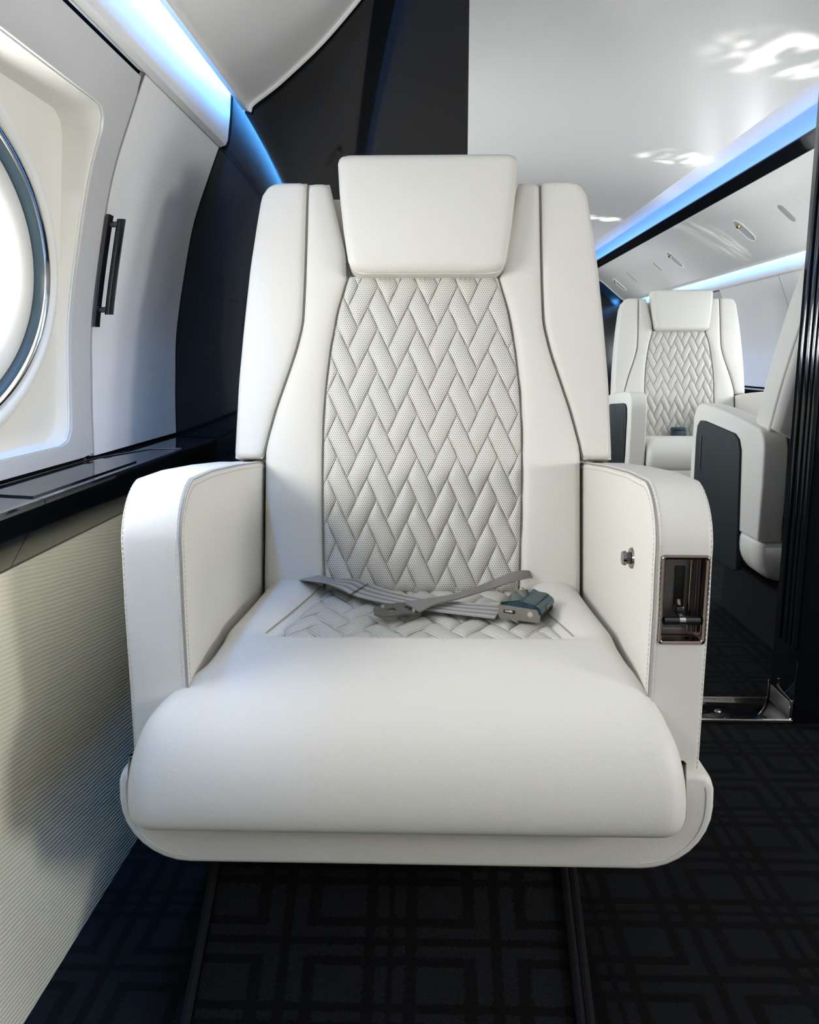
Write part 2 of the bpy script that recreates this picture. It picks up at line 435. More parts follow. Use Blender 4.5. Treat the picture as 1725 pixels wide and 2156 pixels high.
floor = box_obj('floor', (XC, (Y_FRONT + Y_AFT) / 2, -.02), (2.75, Y_AFT - Y_FRONT, .04), 'carpet'); tag(floor, kind='structure')
Z_CEIL = 1.735
ceil_sec = [(XC - x, z) for x, z in ((.73, 1.722), (.60, 1.712), (.48, 1.70), (.40, 1.715), (.25, 1.728), (0, Z_CEIL))]
ceil_half_r = [(2 * XC - x, z) for x, z in ceil_sec[::-1]]
ceiling = struct_empty('ceiling')
SECR = [(1.18, 1.70), (1.26, 1.710), (1.34, 1.717), (1.40, 1.715), (1.435, 1.703), (1.450, 1.680), (1.452, 1.64)]
SECL = [(.01, 1.70), (-.04, 1.709), (-.11, 1.735)]
ARC = [(.595 + .585 * t, 1.70 + .034 * (1 - t * t)) for t in np.linspace(1, -1, 17)]
for nm, y0, y1 in (('ceiling_panel', Y_FRONT, Y_BULK), ('ceiling_panel', YA0, Y_AFT)):
    extrude_section('main_panel', ARC, y0, y1, 'ceil', ceiling, .015, out=(0, 1))
    extrude_section('cove_panel', SECR, y0, y1, 'ceil', ceiling, .015, out=(0, 1))
    extrude_section('cove_panel', SECL, y0, y1, 'ceil', ceiling, .015, out=(0, 1))

# ---- left and right upper trims
PSU_L = smooth_curve([(-.392, 1.366), (-.385, 1.381), (-.355, 1.402), (-.317, 1.430), (-.235, 1.500), (-.154, 1.585), (-.118, 1.630)], 40)
PSU_R = smooth_curve([(1.792, 1.366), (1.785, 1.381), (1.755, 1.402), (1.717, 1.432), (1.635, 1.500), (1.545, 1.572), (1.424, 1.628)], 40)
STRIPE_L = [(-.118, 1.632), (-.062, 1.655)]
STRIPE_R = [(1.424, 1.630), (1.36, 1.660)]
def valance_sec(right=False):
    s = [(-.468, 1.302), (-.455, 1.296), (-.444, 1.300), (-.439, 1.310), (-.432, 1.36), (-.428, 1.412), (-.425, 1.431)]
    return mir(s) if right else s
psu_n = [0]
def upper_trim(y0, y1, right, word):
    n = psu_n[0] = psu_n[0] + 1
    t = struct_empty('trim_%d' % n)
    out = (1, 1) if right else (-1, 1)
    P = PSU_R if right else PSU_L
    p = extrude_section('service_panel', P, y0, y1, 'ceil', t, .014, out=out)
    # white end bead of the service panel
    tube_obj('edge_bead', [(a, y1 - .004, b) for a, b in P], .0065, 'ring', t)
    tube_obj('edge_bead', [(a, y0 + .004, b) for a, b in P], .0065, 'ring', t)
    extrude_section('gloss_strip', STRIPE_R if right else STRIPE_L, y0, y1, 'black', t, .008, out=out)
    extrude_section('valance', valance_sec(right), y0, y1, 'wallvinyl', t, .010, out=(1, 0) if right else (-1, 0))
    return t
upper_trim(Y_FRONT, Y_BULK - .008, False, 'left')
upper_trim(Y_FRONT, Y_BULK - .008, True, 'right')
upper_trim(YA0 + .005, Y_AFT - .25, False, 'left aft')
upper_trim(YA0 + .005, Y_AFT - .25, True, 'right aft')
def led(y0, y1, right, label, ceilled=False):
    if not ceilled:
        s = [(-.424, 1.429), (-.396, 1.417)]; m = 'led'
        out = (0, 1)
    else:
        s = [(-.094, 1.652), (-.100, 1.676)] if not right else None; m = 'led_ceil'; out = (-1, 0)
        if right: s = [(1.432, 1.636), (1.438, 1.664)]; out = (1, 0)
    if right and not ceilled: s = mir(s)
    o = extrude_section('led_strip', s, y0, y1, m, None, .004, out=out)
    tag(o, label, 'light strip')
led(Y_FRONT, Y_BULK - .012, False, 'blue LED strip in the cove above the round cabin window')
led(Y_FRONT, Y_BULK - .012, True, 'blue LED strip in the cove across the aisle before the bulkhead')
led(YA0 + .01, Y_AFT - .27, False, 'blue LED strip in the cove behind the bulkhead along the window wall')
led(YA0 + .01, Y_AFT - .27, True, 'blue LED strip in the cove over the seats beyond the doorway')
led(YA0 + .01, Y_AFT - .27, True, 'blue LED strip hidden above the black gloss strip beyond the doorway', True)
led(Y_FRONT, Y_BULK - .012, True, 'blue LED strip hidden above the black gloss strip before the bulkhead', True)
led(Y_FRONT, Y_BULK - .012, False, 'blue LED strip hidden over the gloss strip above the front seat', True)

# ---- side walls with window modules
def rrect(hy, z0, z1, rad, n):
    """rounded rectangle in (y, z) sampled by equal counts per side, starting mid right"""
    pts = []
    for cyy, czz, a0 in ((hy - rad, z1 - rad, 0), (-hy + rad, z1 - rad, 90), (-hy + rad, z0 + rad, 180), (hy - rad, z0 + rad, 270)):
        for k in range(n): 
            a = math.radians(a0 + 90 * k / (n - 1)); pts.append((cyy + rad * math.cos(a), czz + rad * math.sin(a)))
    return pts
def resample(loop, m):
    L = np.array(loop + [loop[0]]); d = np.r_[0, np.cumsum(np.linalg.norm(np.diff(L, axis=0), axis=1))]
    t = np.linspace(0, d[-1], m, endpoint=False)
    return np.stack([np.interp(t, d, L[:, 0]), np.interp(t, d, L[:, 1])], 1)
def by_angle(loop, c, m):
    """points of the loop at m equal angles about c (loop star-shaped)"""
    L = np.array(resample(loop, 2000)); a = np.unwrap(np.arctan2(L[:, 1] - c[1], L[:, 0] - c[0]))
    if a[-1] < a[0]: L = L[::-1]; a = np.unwrap(np.arctan2(L[:, 1] - c[1], L[:, 0] - c[0]))
    aa = np.mod(a, 2 * math.pi); o = np.argsort(aa); aa = aa[o]; L = L[o]
    aa = np.r_[aa - 2 * math.pi, aa, aa + 2 * math.pi]; L = np.vstack([L, L, L])
    t = np.linspace(0, 2 * math.pi, m, endpoint=False)
    return np.stack([np.interp(t, aa, L[:, 0]), np.interp(t, aa, L[:, 1])], 1)
WMOD = 0.95; WHY = WMOD / 2
MW = 144
def bridge_rings(rings, closed=False):
    n = len(rings[0]); vs = np.vstack(rings); fs = []
    for k in range(len(rings) - 1):
        for i in range(n): fs.append((k * n + i, k * n + (i + 1) % n, (k + 1) * n + (i + 1) % n, (k + 1) * n + i))
    if closed:
        k = len(rings) - 1
        for i in range(n): fs.append((k * n + i, k * n + (i + 1) % n, (i + 1) % n, i))
    return vs, fs
REC = .030; AY, AZ = .352, .236
win_n = [0]
WIN_PROTO = {}
def window_module(yc, right):
    win_n[0] += 1
    root = struct_empty('window_%d' % win_n[0], (0, yc, 0))
    if right in WIN_PROTO:
        for ch in WIN_PROTO[right].children:
            c = ch.copy(); COL.objects.link(c); c.parent = root
        return root
    WIN_PROTO[right] = root
    c = (0.0, WIN_Z)
    zb, zt = .690, 1.290
    outer = by_angle([(WHY - .004, zb), (WHY - .004, zt), (-WHY + .004, zt), (-WHY + .004, zb)], c, MW)
    opening = by_angle(rrect(.395, .716, 1.222, .035, 12), c, MW)
    ell = np.stack([AY * np.cos(np.linspace(0, 2 * math.pi, MW, endpoint=False)), WIN_Z + AZ * np.sin(np.linspace(0, 2 * math.pi, MW, endpoint=False))], 1)
    ell = by_angle([tuple(p) for p in ell], c, MW)
    def fix(v):
        v = np.array(v)
        if right: v[:, 0] = 2 * XC - v[:, 0]
        return v
    def on_wall(p, d=0.0): return np.stack([wall_x(p[:, 1]) - d, p[:, 0], p[:, 1]], 1)
    rings = [on_wall(outer, .012)] + [on_wall(outer + (opening - outer) * t) for t in np.linspace(0, 1, 7)] + [on_wall(opening, .006)]
    vs, fs = bridge_rings(rings); obj('surround', fix(vs), fs, 'pearl', root, auto=50)
    # dark thin gasket round the opening
    def plane_x(z): return -0.578 - REC + (z - .7) * 0.10      # flat recess floor, leaning slightly inwards
    def on_rec(p, d=0.0): return np.stack([plane_x(p[:, 1]) - d, p[:, 0], p[:, 1]], 1)
    op2 = c + (opening - c) * .992
    rings = [on_wall(opening, .006), on_wall(op2, .007), on_rec(c + (opening - c) * .965), on_rec(c + (opening - c) * .95)]
    rings += [on_rec(c + (opening - c) * .95 + (ell * 1.0 - (c + (opening - c) * .95)) * t) for t in (.4, .8, 1.0)]
    vs, fs = bridge_rings(rings); obj('recess', fix(vs), fs, 'ivory', root, auto=50)
    g = [on_wall(opening, .0055), on_wall(c + (opening - c) * .996, .004), on_wall(c + (opening - c) * .991, .0055), on_wall(c + (opening - c) * .995, .009)]
    vs, fs = bridge_rings(g, True); obj('opening_gasket', fix(vs), fs, 'ring', root)
    def ering(name, prof, mat):
        """prof: list of (scale inset in metres, height above recess floor)"""
        rr = []
        for ins, h in prof:
            q = np.stack([(AY - ins) * np.cos(TH), WIN_Z + (AZ - ins) * np.sin(TH)], 1)
            p = on_rec(q); p[:, 0] += h; rr.append(p)
        vs, fs = bridge_rings(rr); return obj(name, fix(vs), fs, mat, root, auto=60)
    TH = np.linspace(0, 2 * math.pi, 96, endpoint=False)
    ering('outer_ring', [(-.012, 0), (-.010, .006), (-.002, .011), (.008, .012), (.016, .008), (.020, 0), (.022, -.02)], 'ring')
    ering('metal_ring', [(.020, .008), (.022, .0105), (.026, .0105), (.028, .006), (.028, -.02)], 'chrome')
    ering('rubber_gasket', [(.028, .004), (.030, .003), (.034, -.006), (.036, -.016)], 'gasket')
    ering('inner_ring', [(.035, -.010), (.037, -.008), (.060, -.012), (.078, -.026), (.082, -.045)], 'ring')
    vsr = []; q = np.stack([(AY - .078) * np.cos(TH), WIN_Z + (AZ - .078) * np.sin(TH)], 1); p = on_rec(q, .042)
    p2 = on_rec(q, .046)
    vs = fix(np.vstack([p, p2])); nn = len(p)
    fs = [tuple(range(nn)), tuple(range(2 * nn - 1, nn - 1, -1))] + [(i, nn + i, nn + (i + 1) % nn, (i + 1) % nn) for i in range(nn)]
    obj('pane', vs, fs, 'glass', root, smooth=False)
    return root
wall_l, wall_r = struct_empty('wall_left'), struct_empty('wall_right')
def plain_wall(y0, y1, right, parent, mat='wallvinyl'):
    s = [(x, z) for x, z in WALL]
    s = [(s[0][0] - .012, s[0][1])] + s + [(s[-1][0] - .012, s[-1][1] + .002)]
    if right: s = mir(s)
    return extrude_section('sidewall_panel', s, y0 + .003, y1 - .003, mat, parent, .01, out=(1, 0) if right else (-1, 0))
for y in LEFT_WIN: window_module(y, False)
for y in RIGHT_WIN_NEAR: window_module(y, True)
for y in RIGHT_WIN_AFT: window_module(y, True)
for y in LEFT_WIN_AFT: window_module(y, False)
YS = LEFT_WIN[0] + WHY                       # seam beside the big window
plain_wall(YS, Y_BULK, False, wall_l)
plain_wall(YS, Y_BULK, True, wall_r)
for right, par in ((False, wall_l), (True, wall_r)):
    plain_wall(YA0, 2.95 - WHY, right, par); plain_wall(7.10 + WHY, Y_AFT, right, par); plain_wall(3.90 + WHY, 4.72, right, par); plain_wall(4.72, 6.15 - WHY, right, par)
    if LEFT_WIN[-1] - WHY > Y_FRONT: plain_wall(Y_FRONT, LEFT_WIN[-1] - WHY, right, par)
    # dark bronze strips in the seams between panels
    yy = [YS] + [y + WHY for y in LEFT_WIN[1:]] + [2.475, 3.425, 4.375, 4.72, 5.675, 6.625, 7.575]
    for y in yy:
        pts = [(x - .007, z) for x, z in WALL]
        pts = mir(pts) if right else pts
        tube_obj('seam_strip', [(a, y, b) for a, b in pts], .0055, 'bronze', par, seg=6)
    # backing behind the seams, behind lower panel
    s = [(FOOT[0], 0.0), (-.543, .585)]
    s = mir(s) if right else s
    for y0, y1 in ((Y_FRONT, Y_BULK), (YA0, Y_AFT)):
        extrude_section('lower_panel', s, y0, y1, 'fabric', par, .012, out=(1, 0) if right else (-1, 0))
    # outer skin of the cabin behind the window modules and the valance gap, so no light leaks in
    sk = [(-.475, 1.30), (-.60, 1.36), (-.50, 1.70), (-.05, 1.80)]
    sk = mir(sk) if right else sk
    extrude_section('outer_skin', sk, Y_FRONT, Y_AFT, 'slot', par, .01, out=(1, 0) if right else (-1, 0))
    sk = [(-.60, .69), (-.75, .60), (-.60, .56), (-.560, .572)]
    sk = mir(sk) if right else sk
    extrude_section('under_ledge_skin', sk, Y_FRONT, Y_AFT, 'slot', par, .01, out=(0, -1))
skin_top = extrude_section('roof_skin', [(-.05, 1.80), (XC, 1.83), (2 * XC + .05, 1.80)], Y_FRONT, Y_AFT, 'slot', ceiling, .01, out=(0, 1))

# ---- ledge under the windows (gloss black), in lengths
LEDGE = [(-.630, .686), (-.592, .686), (-.590, .6825), (-.494, .6775), (-.4895, .675), (-.4895, .671), (-.501, .655), (-.503, .652), (-.540, .590), (-.546, .585), (-.60, .583)]
def ledge(y0, y1, right, label):
    s = mir(LEDGE) if right else LEDGE
    psu_n[0] += 1
    o = struct_empty('trim_%d' % psu_n[0], ((2 * XC + .57) if right else -.57, (y0 + y1) / 2, .583)); o['label'] = label
    b = extrude_section('ledge_body', [(x - o.location.x, z - o.location.z) for x, z in s], y0 + .001 - o.location.y, y1 - .001 - o.location.y, 'black', o, closed=True, auto=25)
    return o
L1 = ledge(Y_FRONT, 1.03, False, 'black gloss ledge length under the round cabin window with a table lid')
L2 = ledge(1.03, Y_BULK, False, 'black gloss ledge length behind the front seat armrest reaching the bulkhead')
ledge(Y_FRONT, Y_BULK, True, 'black gloss ledge across the aisle before the bulkhead')
ledge(YA0, Y_AFT, True, 'black gloss ledge beside the seats beyond the doorway')
ledge(YA0, Y_AFT, False, 'black gloss ledge beyond the bulkhead along the window wall of the front seat')
# flush lid in the top of the ledge, with a bright hairline hinge
def on_ledge(x): return float(np.interp(x, [-.590, -.494], [.6825, .6775]))
bm = bmesh.new()
for xx in (0,):
    pts = [(-.575, 1.035), (-.575, 1.412), (-.570, 1.418), (-.512, 1.418), (-.507, 1.412), (-.507, 1.035)]
    top = [bm.verts.new((x + .57, y - L2.location.y, on_ledge(x) + .0022 - .583)) for x, y in pts]
    bot = [bm.verts.new((x + .57, y - L2.location.y, on_ledge(x) - .001 - .583)) for x, y in pts]
    bm.faces.new(top); bm.faces.new(bot[::-1])
    for i in range(len(pts)): bm.faces.new((top[i], bot[i], bot[(i + 1) % 6], top[(i + 1) % 6]))
bm_obj('table_lid', bm, 'black', L2, smooth=False)
tube_obj('hinge_line', [(-.585 + .57, 1.04 - L2.location.y, on_ledge(-.585) + .001 - .583), (-.585 + .57, 1.43 - L2.location.y, on_ledge(-.585) + .001 - .583), (-.545 + .57, 1.60 - L2.location.y, on_ledge(-.545) + .001 - .583), (-.495 + .57, 1.63 - L2.location.y, on_ledge(-.495) + .001 - .583)], .0011, 'steel', L2, seg=6)

# ---- bulkhead with doorway
DX0, DX1 = .072, .857
bulk = struct_empty('wall_bulkhead')
YM = Y_BULK + BULK_T / 2
box_obj('bulkhead_panel', ((-.72 + DX0) / 2, YM, .90), (DX0 + .72, BULK_T, 1.80), 'black', bulk, .003)
box_obj('bulkhead_panel', ((DX1 + 2.12) / 2, YM, .90), (2.12 - DX1, BULK_T, 1.80), 'black', bulk, .003)
box_obj('door_header', ((DX0 + DX1) / 2, YM, 1.76), (DX1 - DX0, BULK_T, .10), 'black', bulk)
# jamb slats: stacked vertical edges of the pocket door and its seals
door = struct_empty('door_1', (DX1, YM, 0))
yy = -BULK_T / 2 + .004; k = 0
for wdt, dep in ((.016, .010), (.010, .003), (.018, .008), (.010, .002), (.022, .007), (.008, .001), (.018, .009), (.014, .003)):
    box_obj('jamb_slat', (-dep / 2 + .001, yy + wdt / 2, .93), (dep + .002, wdt - .0015, 1.50), 'jamb', door, .0025 if dep > .004 else .0008)
    yy += wdt
sill = thing('door_sill', 'black gloss door sill with chrome strips on the floor of the doorway', 'door sill', ((DX0 + DX1) / 2, YM, 0))
hw = (DX1 - DX0) / 2
box_obj('sill_plate', (0, 0, .003), (2 * hw - .002, BULK_T - .006, .006), 'black', sill, .001)
box_obj('chrome_strip', (0, -BULK_T / 2, .006), (2 * hw, .008, .010), 'chrome', sill, .002)
box_obj('chrome_strip', (0, BULK_T / 2 - .003, .005), (2 * hw, .004, .008), 'steel', sill, .001)
box_obj('kick_plate', (hw - .003, -.005, .027), (.004, BULK_T * .86, .042), 'steel', sill, .001)
box_obj('corner_post', (hw - .004, -BULK_T / 2 + .004, .03), (.007, .006, .055), 'chrome', sill, .001)
box_obj('corner_post', (hw - .006, BULK_T / 2 - .006, .03), (.006, .006, .055), 'chrome', sill, .001)
for px_, py_ in ((1512, 1497), (1532, 1513)):
    p = at_z(px_, py_, .006)
    bm = bmesh.new(); add_cyl(bm, (p[0] - sill.location.x, p[1] - sill.location.y, .005), (p[0] - sill.location.x, p[1] - sill.location.y, .0085), .009, 20, .007)
    bm_obj('screw_cap', bm, 'chrome', sill)
wall_f = box_obj('wall_front', (XC, Y_FRONT - .03, .9), (2.9, .06, 1.9), 'greywall'); tag(wall_f, kind='structure')
wall_a = box_obj('wall_aft', (XC, Y_AFT + .03, .9), (2.9, .06, 1.9), 'darkpiano'); tag(wall_a, kind='structure')

# ---- grab handle on the seam beside the window
gh_t, gh_b = at_x(232, 470, -.495), at_x(214, 668, -.545)
def handle():
    zt, zb = 1.075, .922
    o = thing('grab_handle', 'slim black grab handle on the seam beside the round cabin window', 'handle', (float(wall_x(.92)), YS + .012, .915))
    L = Vector(o.location)
    zs = np.linspace(.925, 1.078, 9)
    back = [Vector((wall_x(z) + .002, YS + .004, z)) - L for z in np.linspace(.905, 1.085, 9)]
    bm = bmesh.new(); 
    for a, b in zip(back, back[1:]):
        pass
    vs = []
    for p in back:
        for dx, dy in ((0, -.006), (.004, -.006), (.004, .014), (0, .014)): vs.append(bm.verts.new(p + Vector((dx, dy, 0))))
    for i in range(len(back) - 1):
        for k in range(4): bm.faces.new((vs[4 * i + k], vs[4 * i + (k + 1) % 4], vs[4 * i + 4 + (k + 1) % 4], vs[4 * i + 4 + k]))
    bm.faces.new(vs[:4]); bm.faces.new(vs[-4:])
    bm_obj('back_plate', bm, 'gun', o)
    bm = bmesh.new(); vs = []
    for z in zs:
        p = Vector((wall_x(z) + .024, YS + .008, z)) - L
        for k in range(10):
            a = k * 2 * math.pi / 10
            vs.append(bm.verts.new(p + Vector((.0075 * math.cos(a), .0065 * math.sin(a), 0))))
    for i in range(len(zs) - 1):
        for k in range(10): bm.faces.new((vs[10 * i + k], vs[10 * i + (k + 1) % 10], vs[10 * i + 10 + (k + 1) % 10], vs[10 * i + 10 + k]))
    bm.faces.new(vs[:10]); bm.faces.new(vs[-10:])
    bm_obj('grip_bar', bm, 'black', o)
    for z in (.933, 1.070):
        p = Vector((wall_x(z), YS + .008, z)) - L
        bm = bmesh.new(); add_cyl(bm, p, p + Vector((.026, 0, 0)), .0048, 12); bm_obj('mount', bm, 'gun', o)
handle()

# ---- fittings on the service panels
def psu_frame(P, x, right):
    P = np.array(P); i = int(np.argmin(abs(P[:, 0] - x))); i = min(max(i, 1), len(P) - 2)
    p = P[i]; t = P[i + 1] - P[i - 1]; t /= np.linalg.norm(t)
    n = np.array([t[1], -t[0]])
    if n[1] > 0: n = -n
    return Vector((p[0], 0, p[1])), Vector((t[0], 0, t[1])), Vector((n[0], 0, n[1]))
def fitting(P, x, y, right, kind, label, group=None, L=.10, W=.042):
    p, t, n = psu_frame(P, x, right); p.y = y
    o = thing({'lamp': 'reading_light', 'vent': 'air_vent', 'plate': 'cover_plate'}[kind], label, {'lamp': 'light', 'vent': 'vent', 'plate': 'plate'}[kind], p, 0, group)
    ey = Vector((0, 1, 0))
    def stadium(l, w_, h, k=20):
        pts = []
        for i in range(k):
            a = 2 * math.pi * i / k; ct, st = math.cos(a), math.sin(a)
            off = (l - w_) / 2 * (1 if ct > 0 else -1)
            pts.append(t * (off + ct * w_ / 2) + ey * (st * w_ / 2) + n * h)
        return pts
    def stack(name, prof, mat, cap=True):
        bm = bmesh.new(); rings = [[bm.verts.new(q) for q in stadium(*a)] for a in prof]
        for A, B in zip(rings, rings[1:]):
            for i in range(len(A)): bm.faces.new((A[i], A[(i + 1) % len(A)], B[(i + 1) % len(A)], B[i]))
        if cap: bm.faces.new(rings[-1])
        bm_obj(name, bm, mat, o)
    if kind == 'lamp':
        stack('bezel', [(L + .012, W + .012, -.001), (L + .010, W + .010, .004), (L, W, .004), (L - .006, W - .006, .0008)], 'ring', False)
        stack('cup', [(L - .006, W - .006, .0012), (L - .010, W - .010, .0010)], 'cupshade')
        bm = bmesh.new(); c = t * (L * .27) + n * .002
        add_cyl(bm, c, c + n * .010, .013, 16, .010); bm_obj('lamp_head', bm, 'brass', o)
        bm = bmesh.new(); add_cyl(bm, c + n * .010, c + n * .013, .007, 12); bm_obj('lens', bm, 'gun', o)
    elif kind == 'vent':
        stack('grille_plate', [(L, W, -.001), (L - .002, W - .002, .003), (L - .012, W - .012, .004)], M_VENT)
    else:
        stack('cover', [(L, W, -.001), (L - .002, W - .002, .002), (L - .01, W - .01, .0024)], 'ceil')
    return o
M['cupshade'] = plain('shade_tinted_lamp_cup', (0.52, 0.52, 0.52), 0.4)  # flat plate: the grey puts the shade of a recess into its colour
M['ventgrey'] = plain('grey_vent_grille', (0.38, 0.38, 0.37), 0.5); M_VENT = 'ventgrey'
def on_psu_px(px_, py_, P):
    """where a pixel's ray meets the swept service panel"""
    P = np.array(P); best = None
    for a, b in zip(P, P[1:]):
        for k in np.linspace(0, 1, 6):
            q = a + (b - a) * k
            p = at_x(px_, py_, q[0]); e = abs(p[2] - q[1])
            if best is None or e < best[0]: best = (e, p)
    return best[1]
for (px_, py_), knd, lab, L_, W_ in (
        ((1567, 484), 'lamp', 'recessed reading light beside the oval grey vent on the ceiling panel', .15, .092),
        ((1421, 547), 'lamp', 'recessed reading light in the ceiling panel above the far seat headrest', .15, .088),
        ((1303, 598), 'lamp', 'recessed reading light next to the thin slot at the far end of the ceiling panel', .15, .085),
        ((1655, 446), 'vent', 'oval grey air vent on the ceiling panel near the doorway', .11, .05),
        ((1330, 582), 'vent', 'thin slot vent at the far end of the ceiling panel', .12, .022),
        ((1384, 561), 'vent', 'thin slot vent on the ceiling panel above the far seat', .085, .016),
        ((1684, 420), 'plate', 'square flush cover on the ceiling panel beside the doorway jamb', .06, .06)):
    p = on_psu_px(px_, py_, PSU_R)
    fitting(PSU_R, p[0], p[1], True, knd, lab, None, L_, W_)
fitting(PSU_L, -.22, 1.31, False, 'lamp', 'recessed reading light on the ceiling panel above the front seat', None, .095, .045)
#@@SEATS@@
# ------------------------------------------------------------------ seats
SX, SY = -.018, .957                        # front seat: centre line and front of the armrests
REC1 = math.radians(12)
BO = np.array([0, .463, .445])              # foot of the backrest plane, seat-local
def back_frame(a):
    up = np.array([0, math.sin(a), math.cos(a)]); nr = np.array([0, -math.cos(a), math.sin(a)])
    return up, nr
def back_map(a, dh=0.0):
    up, nr = back_frame(a)
    return lambda x, s, h: BO[None] + np.outer(x, [1, 0, 0]) + np.outer(s, up) + np.outer(np.asarray(h) + dh, nr)
_up, _nr = back_frame(REC1)
def bpx(x, y, h=0.0):
    """photo pixel -> (x, s) on the front seat's backrest plane raised by h"""
    o = BO + np.array([SX, SY, 0]) + _nr * h
    d = ray(x, y); t = np.dot(o - EYE, _nr) / np.dot(d, _nr); p = EYE + d * t - o
    return p[0], float(np.dot(p, _up))
def half_fn(left, right, h, win=9):
    """average half width as a function of s from the left and right outlines in the photo"""
    L = [bpx(*p, h) for p in left]; R = [bpx(*p, h) for p in right]
    s = np.linspace(max(min(q[1] for q in L), min(q[1] for q in R)), min(max(q[1] for q in L), max(q[1] for q in R)), 60)
    L.sort(key=lambda q: q[1]); R.sort(key=lambda q: q[1])
    hl = -np.interp(s, [q[1] for q in L], [q[0] for q in L]); hr = np.interp(s, [q[1] for q in R], [q[0] for q in R])
    return fn_from(list(zip(s, (hl + hr) / 2)), win), s[0], s[-1]
HB = .035                                   # height of the bolsters over the backrest plane
OUTER, so0, so1 = half_fn([(560, 386), (548, 450), (530, 560), (515, 680), (503, 800), (498, 900), (496, 952)],
                          [(1242, 390), (1254, 470), (1266, 560), (1276, 680), (1285, 800), (1290, 900), (1293, 956)], HB)
SEAM, ss0, ss1 = half_fn([(655, 386), (650, 480), (645, 600), (640, 680), (625, 740), (600, 810), (580, 865), (560, 930), (552, 968)],
                         [(1148, 390), (1147, 500), (1148, 600), (1150, 680), (1165, 740), (1185, 800), (1205, 860), (1222, 930), (1231, 968)], HB)
QUILT, sq0, sq1 = half_fn([(737, 586), (715, 650), (700, 730), (690, 820), (686, 900), (684, 1000), (685, 1100), (688, 1200), (690, 1236)],
                          [(1058, 586), (1075, 650), (1090, 730), (1102, 820), (1107, 900), (1107, 1000), (1106, 1100), (1103, 1200), (1102, 1236)], HB)
HEADH = .072
HEAD, sh0, sh1 = half_fn([(712, 333), (716, 400), (724, 480), (733, 540), (738, 584)], [(1093, 336), (1089, 400), (1079, 480), (1069, 540), (1063, 584)], HEADH)
so0 -= .010; so1 += .010; sh1 += .015; sh0 += .011; sq1 += .008
_, CHAN = bpx(900, 388, HB)
CH_HALF = fn_from([(sq1 - .01, QUILT(sq1) + .001), (sq1 + .04, QUILT(sq1) + .003), (so1, bpx(1092, 390, HB)[0])], 5)

def lozenges(xr, s0, s1, p, q, org):
    """herringbone of 2 x 1 lozenges: list of (corner, long, short) in plane coords"""
    e1 = np.array([p, -q]); e2 = np.array([p, q]); out = []
    nx = int((s1 - s0) / (2 * q)) + 4; mx = int(2 * xr / (4 * p)) + 4
    for m in range(-nx, nx + 1):
        for n in range(-mx, mx + 1):
            T = org + (m * (e1 - e2)) + n * (2 * e1 + 2 * e2)
            out.append((T, 2 * e1, e2)); out.append((T + e1 + e2, 2 * e2, e1))
    keep = []
    for o, l, s in out:
        cs = np.array([o, o + l, o + s, o + l + s])
        if cs[:, 1].max() < s0 + .003 or cs[:, 1].min() > s1 - .003: continue
        keep.append((o, l, s))
    return keep
def quilt_pads(parent, half, s0, s1, MAP, p, q, org, T, nl=14, ns=8, base=lambda x, s: 0 * x, mat='perf'):
    """each sewn lozenge of the quilting is a puffed piece with its own edges"""
    for o, l, s in lozenges(.25, s0, s1, p, q, np.array(org)):
        A = 0.5 - 0.5 * np.cos(np.linspace(0, math.pi, nl)); B = 0.5 - 0.5 * np.cos(np.linspace(0, math.pi, ns))
        a, b = [g.ravel() for g in np.meshgrid(A, B, indexing='ij')]
        P = o[None] + np.outer(a, l) + np.outer(b, s)
        S = np.clip(P[:, 1], s0, s1); hw_ = half(S); inside = (abs(P[:, 0]) < hw_) & (P[:, 1] > s0) & (P[:, 1] < s1)
        if inside.sum() < 6: continue
        X = np.clip(P[:, 0], -hw_, hw_)
        la, sb = np.linalg.norm(l), np.linalg.norm(s) * abs(l[0] * s[1] - l[1] * s[0]) / (np.linalg.norm(l) * np.linalg.norm(s))
        da = np.minimum(a, 1 - a) * la * sb / np.linalg.norm(s); db = np.minimum(b, 1 - b) * sb
        puff = lambda d, R: np.sqrt(np.clip(1 - (1 - np.clip(d / R, 0, 1)) ** 2, 0, 1))
        h = T * puff(da, .016) * puff(db, .0145)
        edge = np.minimum(hw_ - abs(X), np.minimum(S - s0, s1 - S)); h = h * puff(edge, .010)
        V = MAP(X, S, h + base(X, S))
        fs = [(i * ns + j, i * ns + j + 1, (i + 1) * ns + j + 1, (i + 1) * ns + j) for i in range(nl - 1) for j in range(ns - 1)]
        # drop collapsed faces outside the outline
        fs = [f for f in fs if inside[list(f)].any()]
        n0 = len(V)
        # thin underside so that a pad is a closed piece
        V2 = MAP(X, S, base(X, S) - .004)
        fs2 = [tuple(n0 + k for k in f[::-1]) for f in fs]
        # face orientation: towards the sitter
        v = np.vstack([V, V2])
        nrm = np.zeros(3)
        for f in fs[:6]:
            nrm += np.cross(v[f[1]] - v[f[0]], v[f[3]] - v[f[0]])
        ref = MAP(np.zeros(1), np.array([(s0 + s1) / 2]), np.ones(1)) - MAP(np.zeros(1), np.array([(s0 + s1) / 2]), np.zeros(1))
        if np.dot(nrm, ref[0]) < 0: fs = [f[::-1] for f in fs]; fs2 = [f[::-1] for f in fs2]
        obj('quilt_pad', v, fs + fs2, mat, parent, True, np.vstack([np.stack([X, S], 1)] * 2))

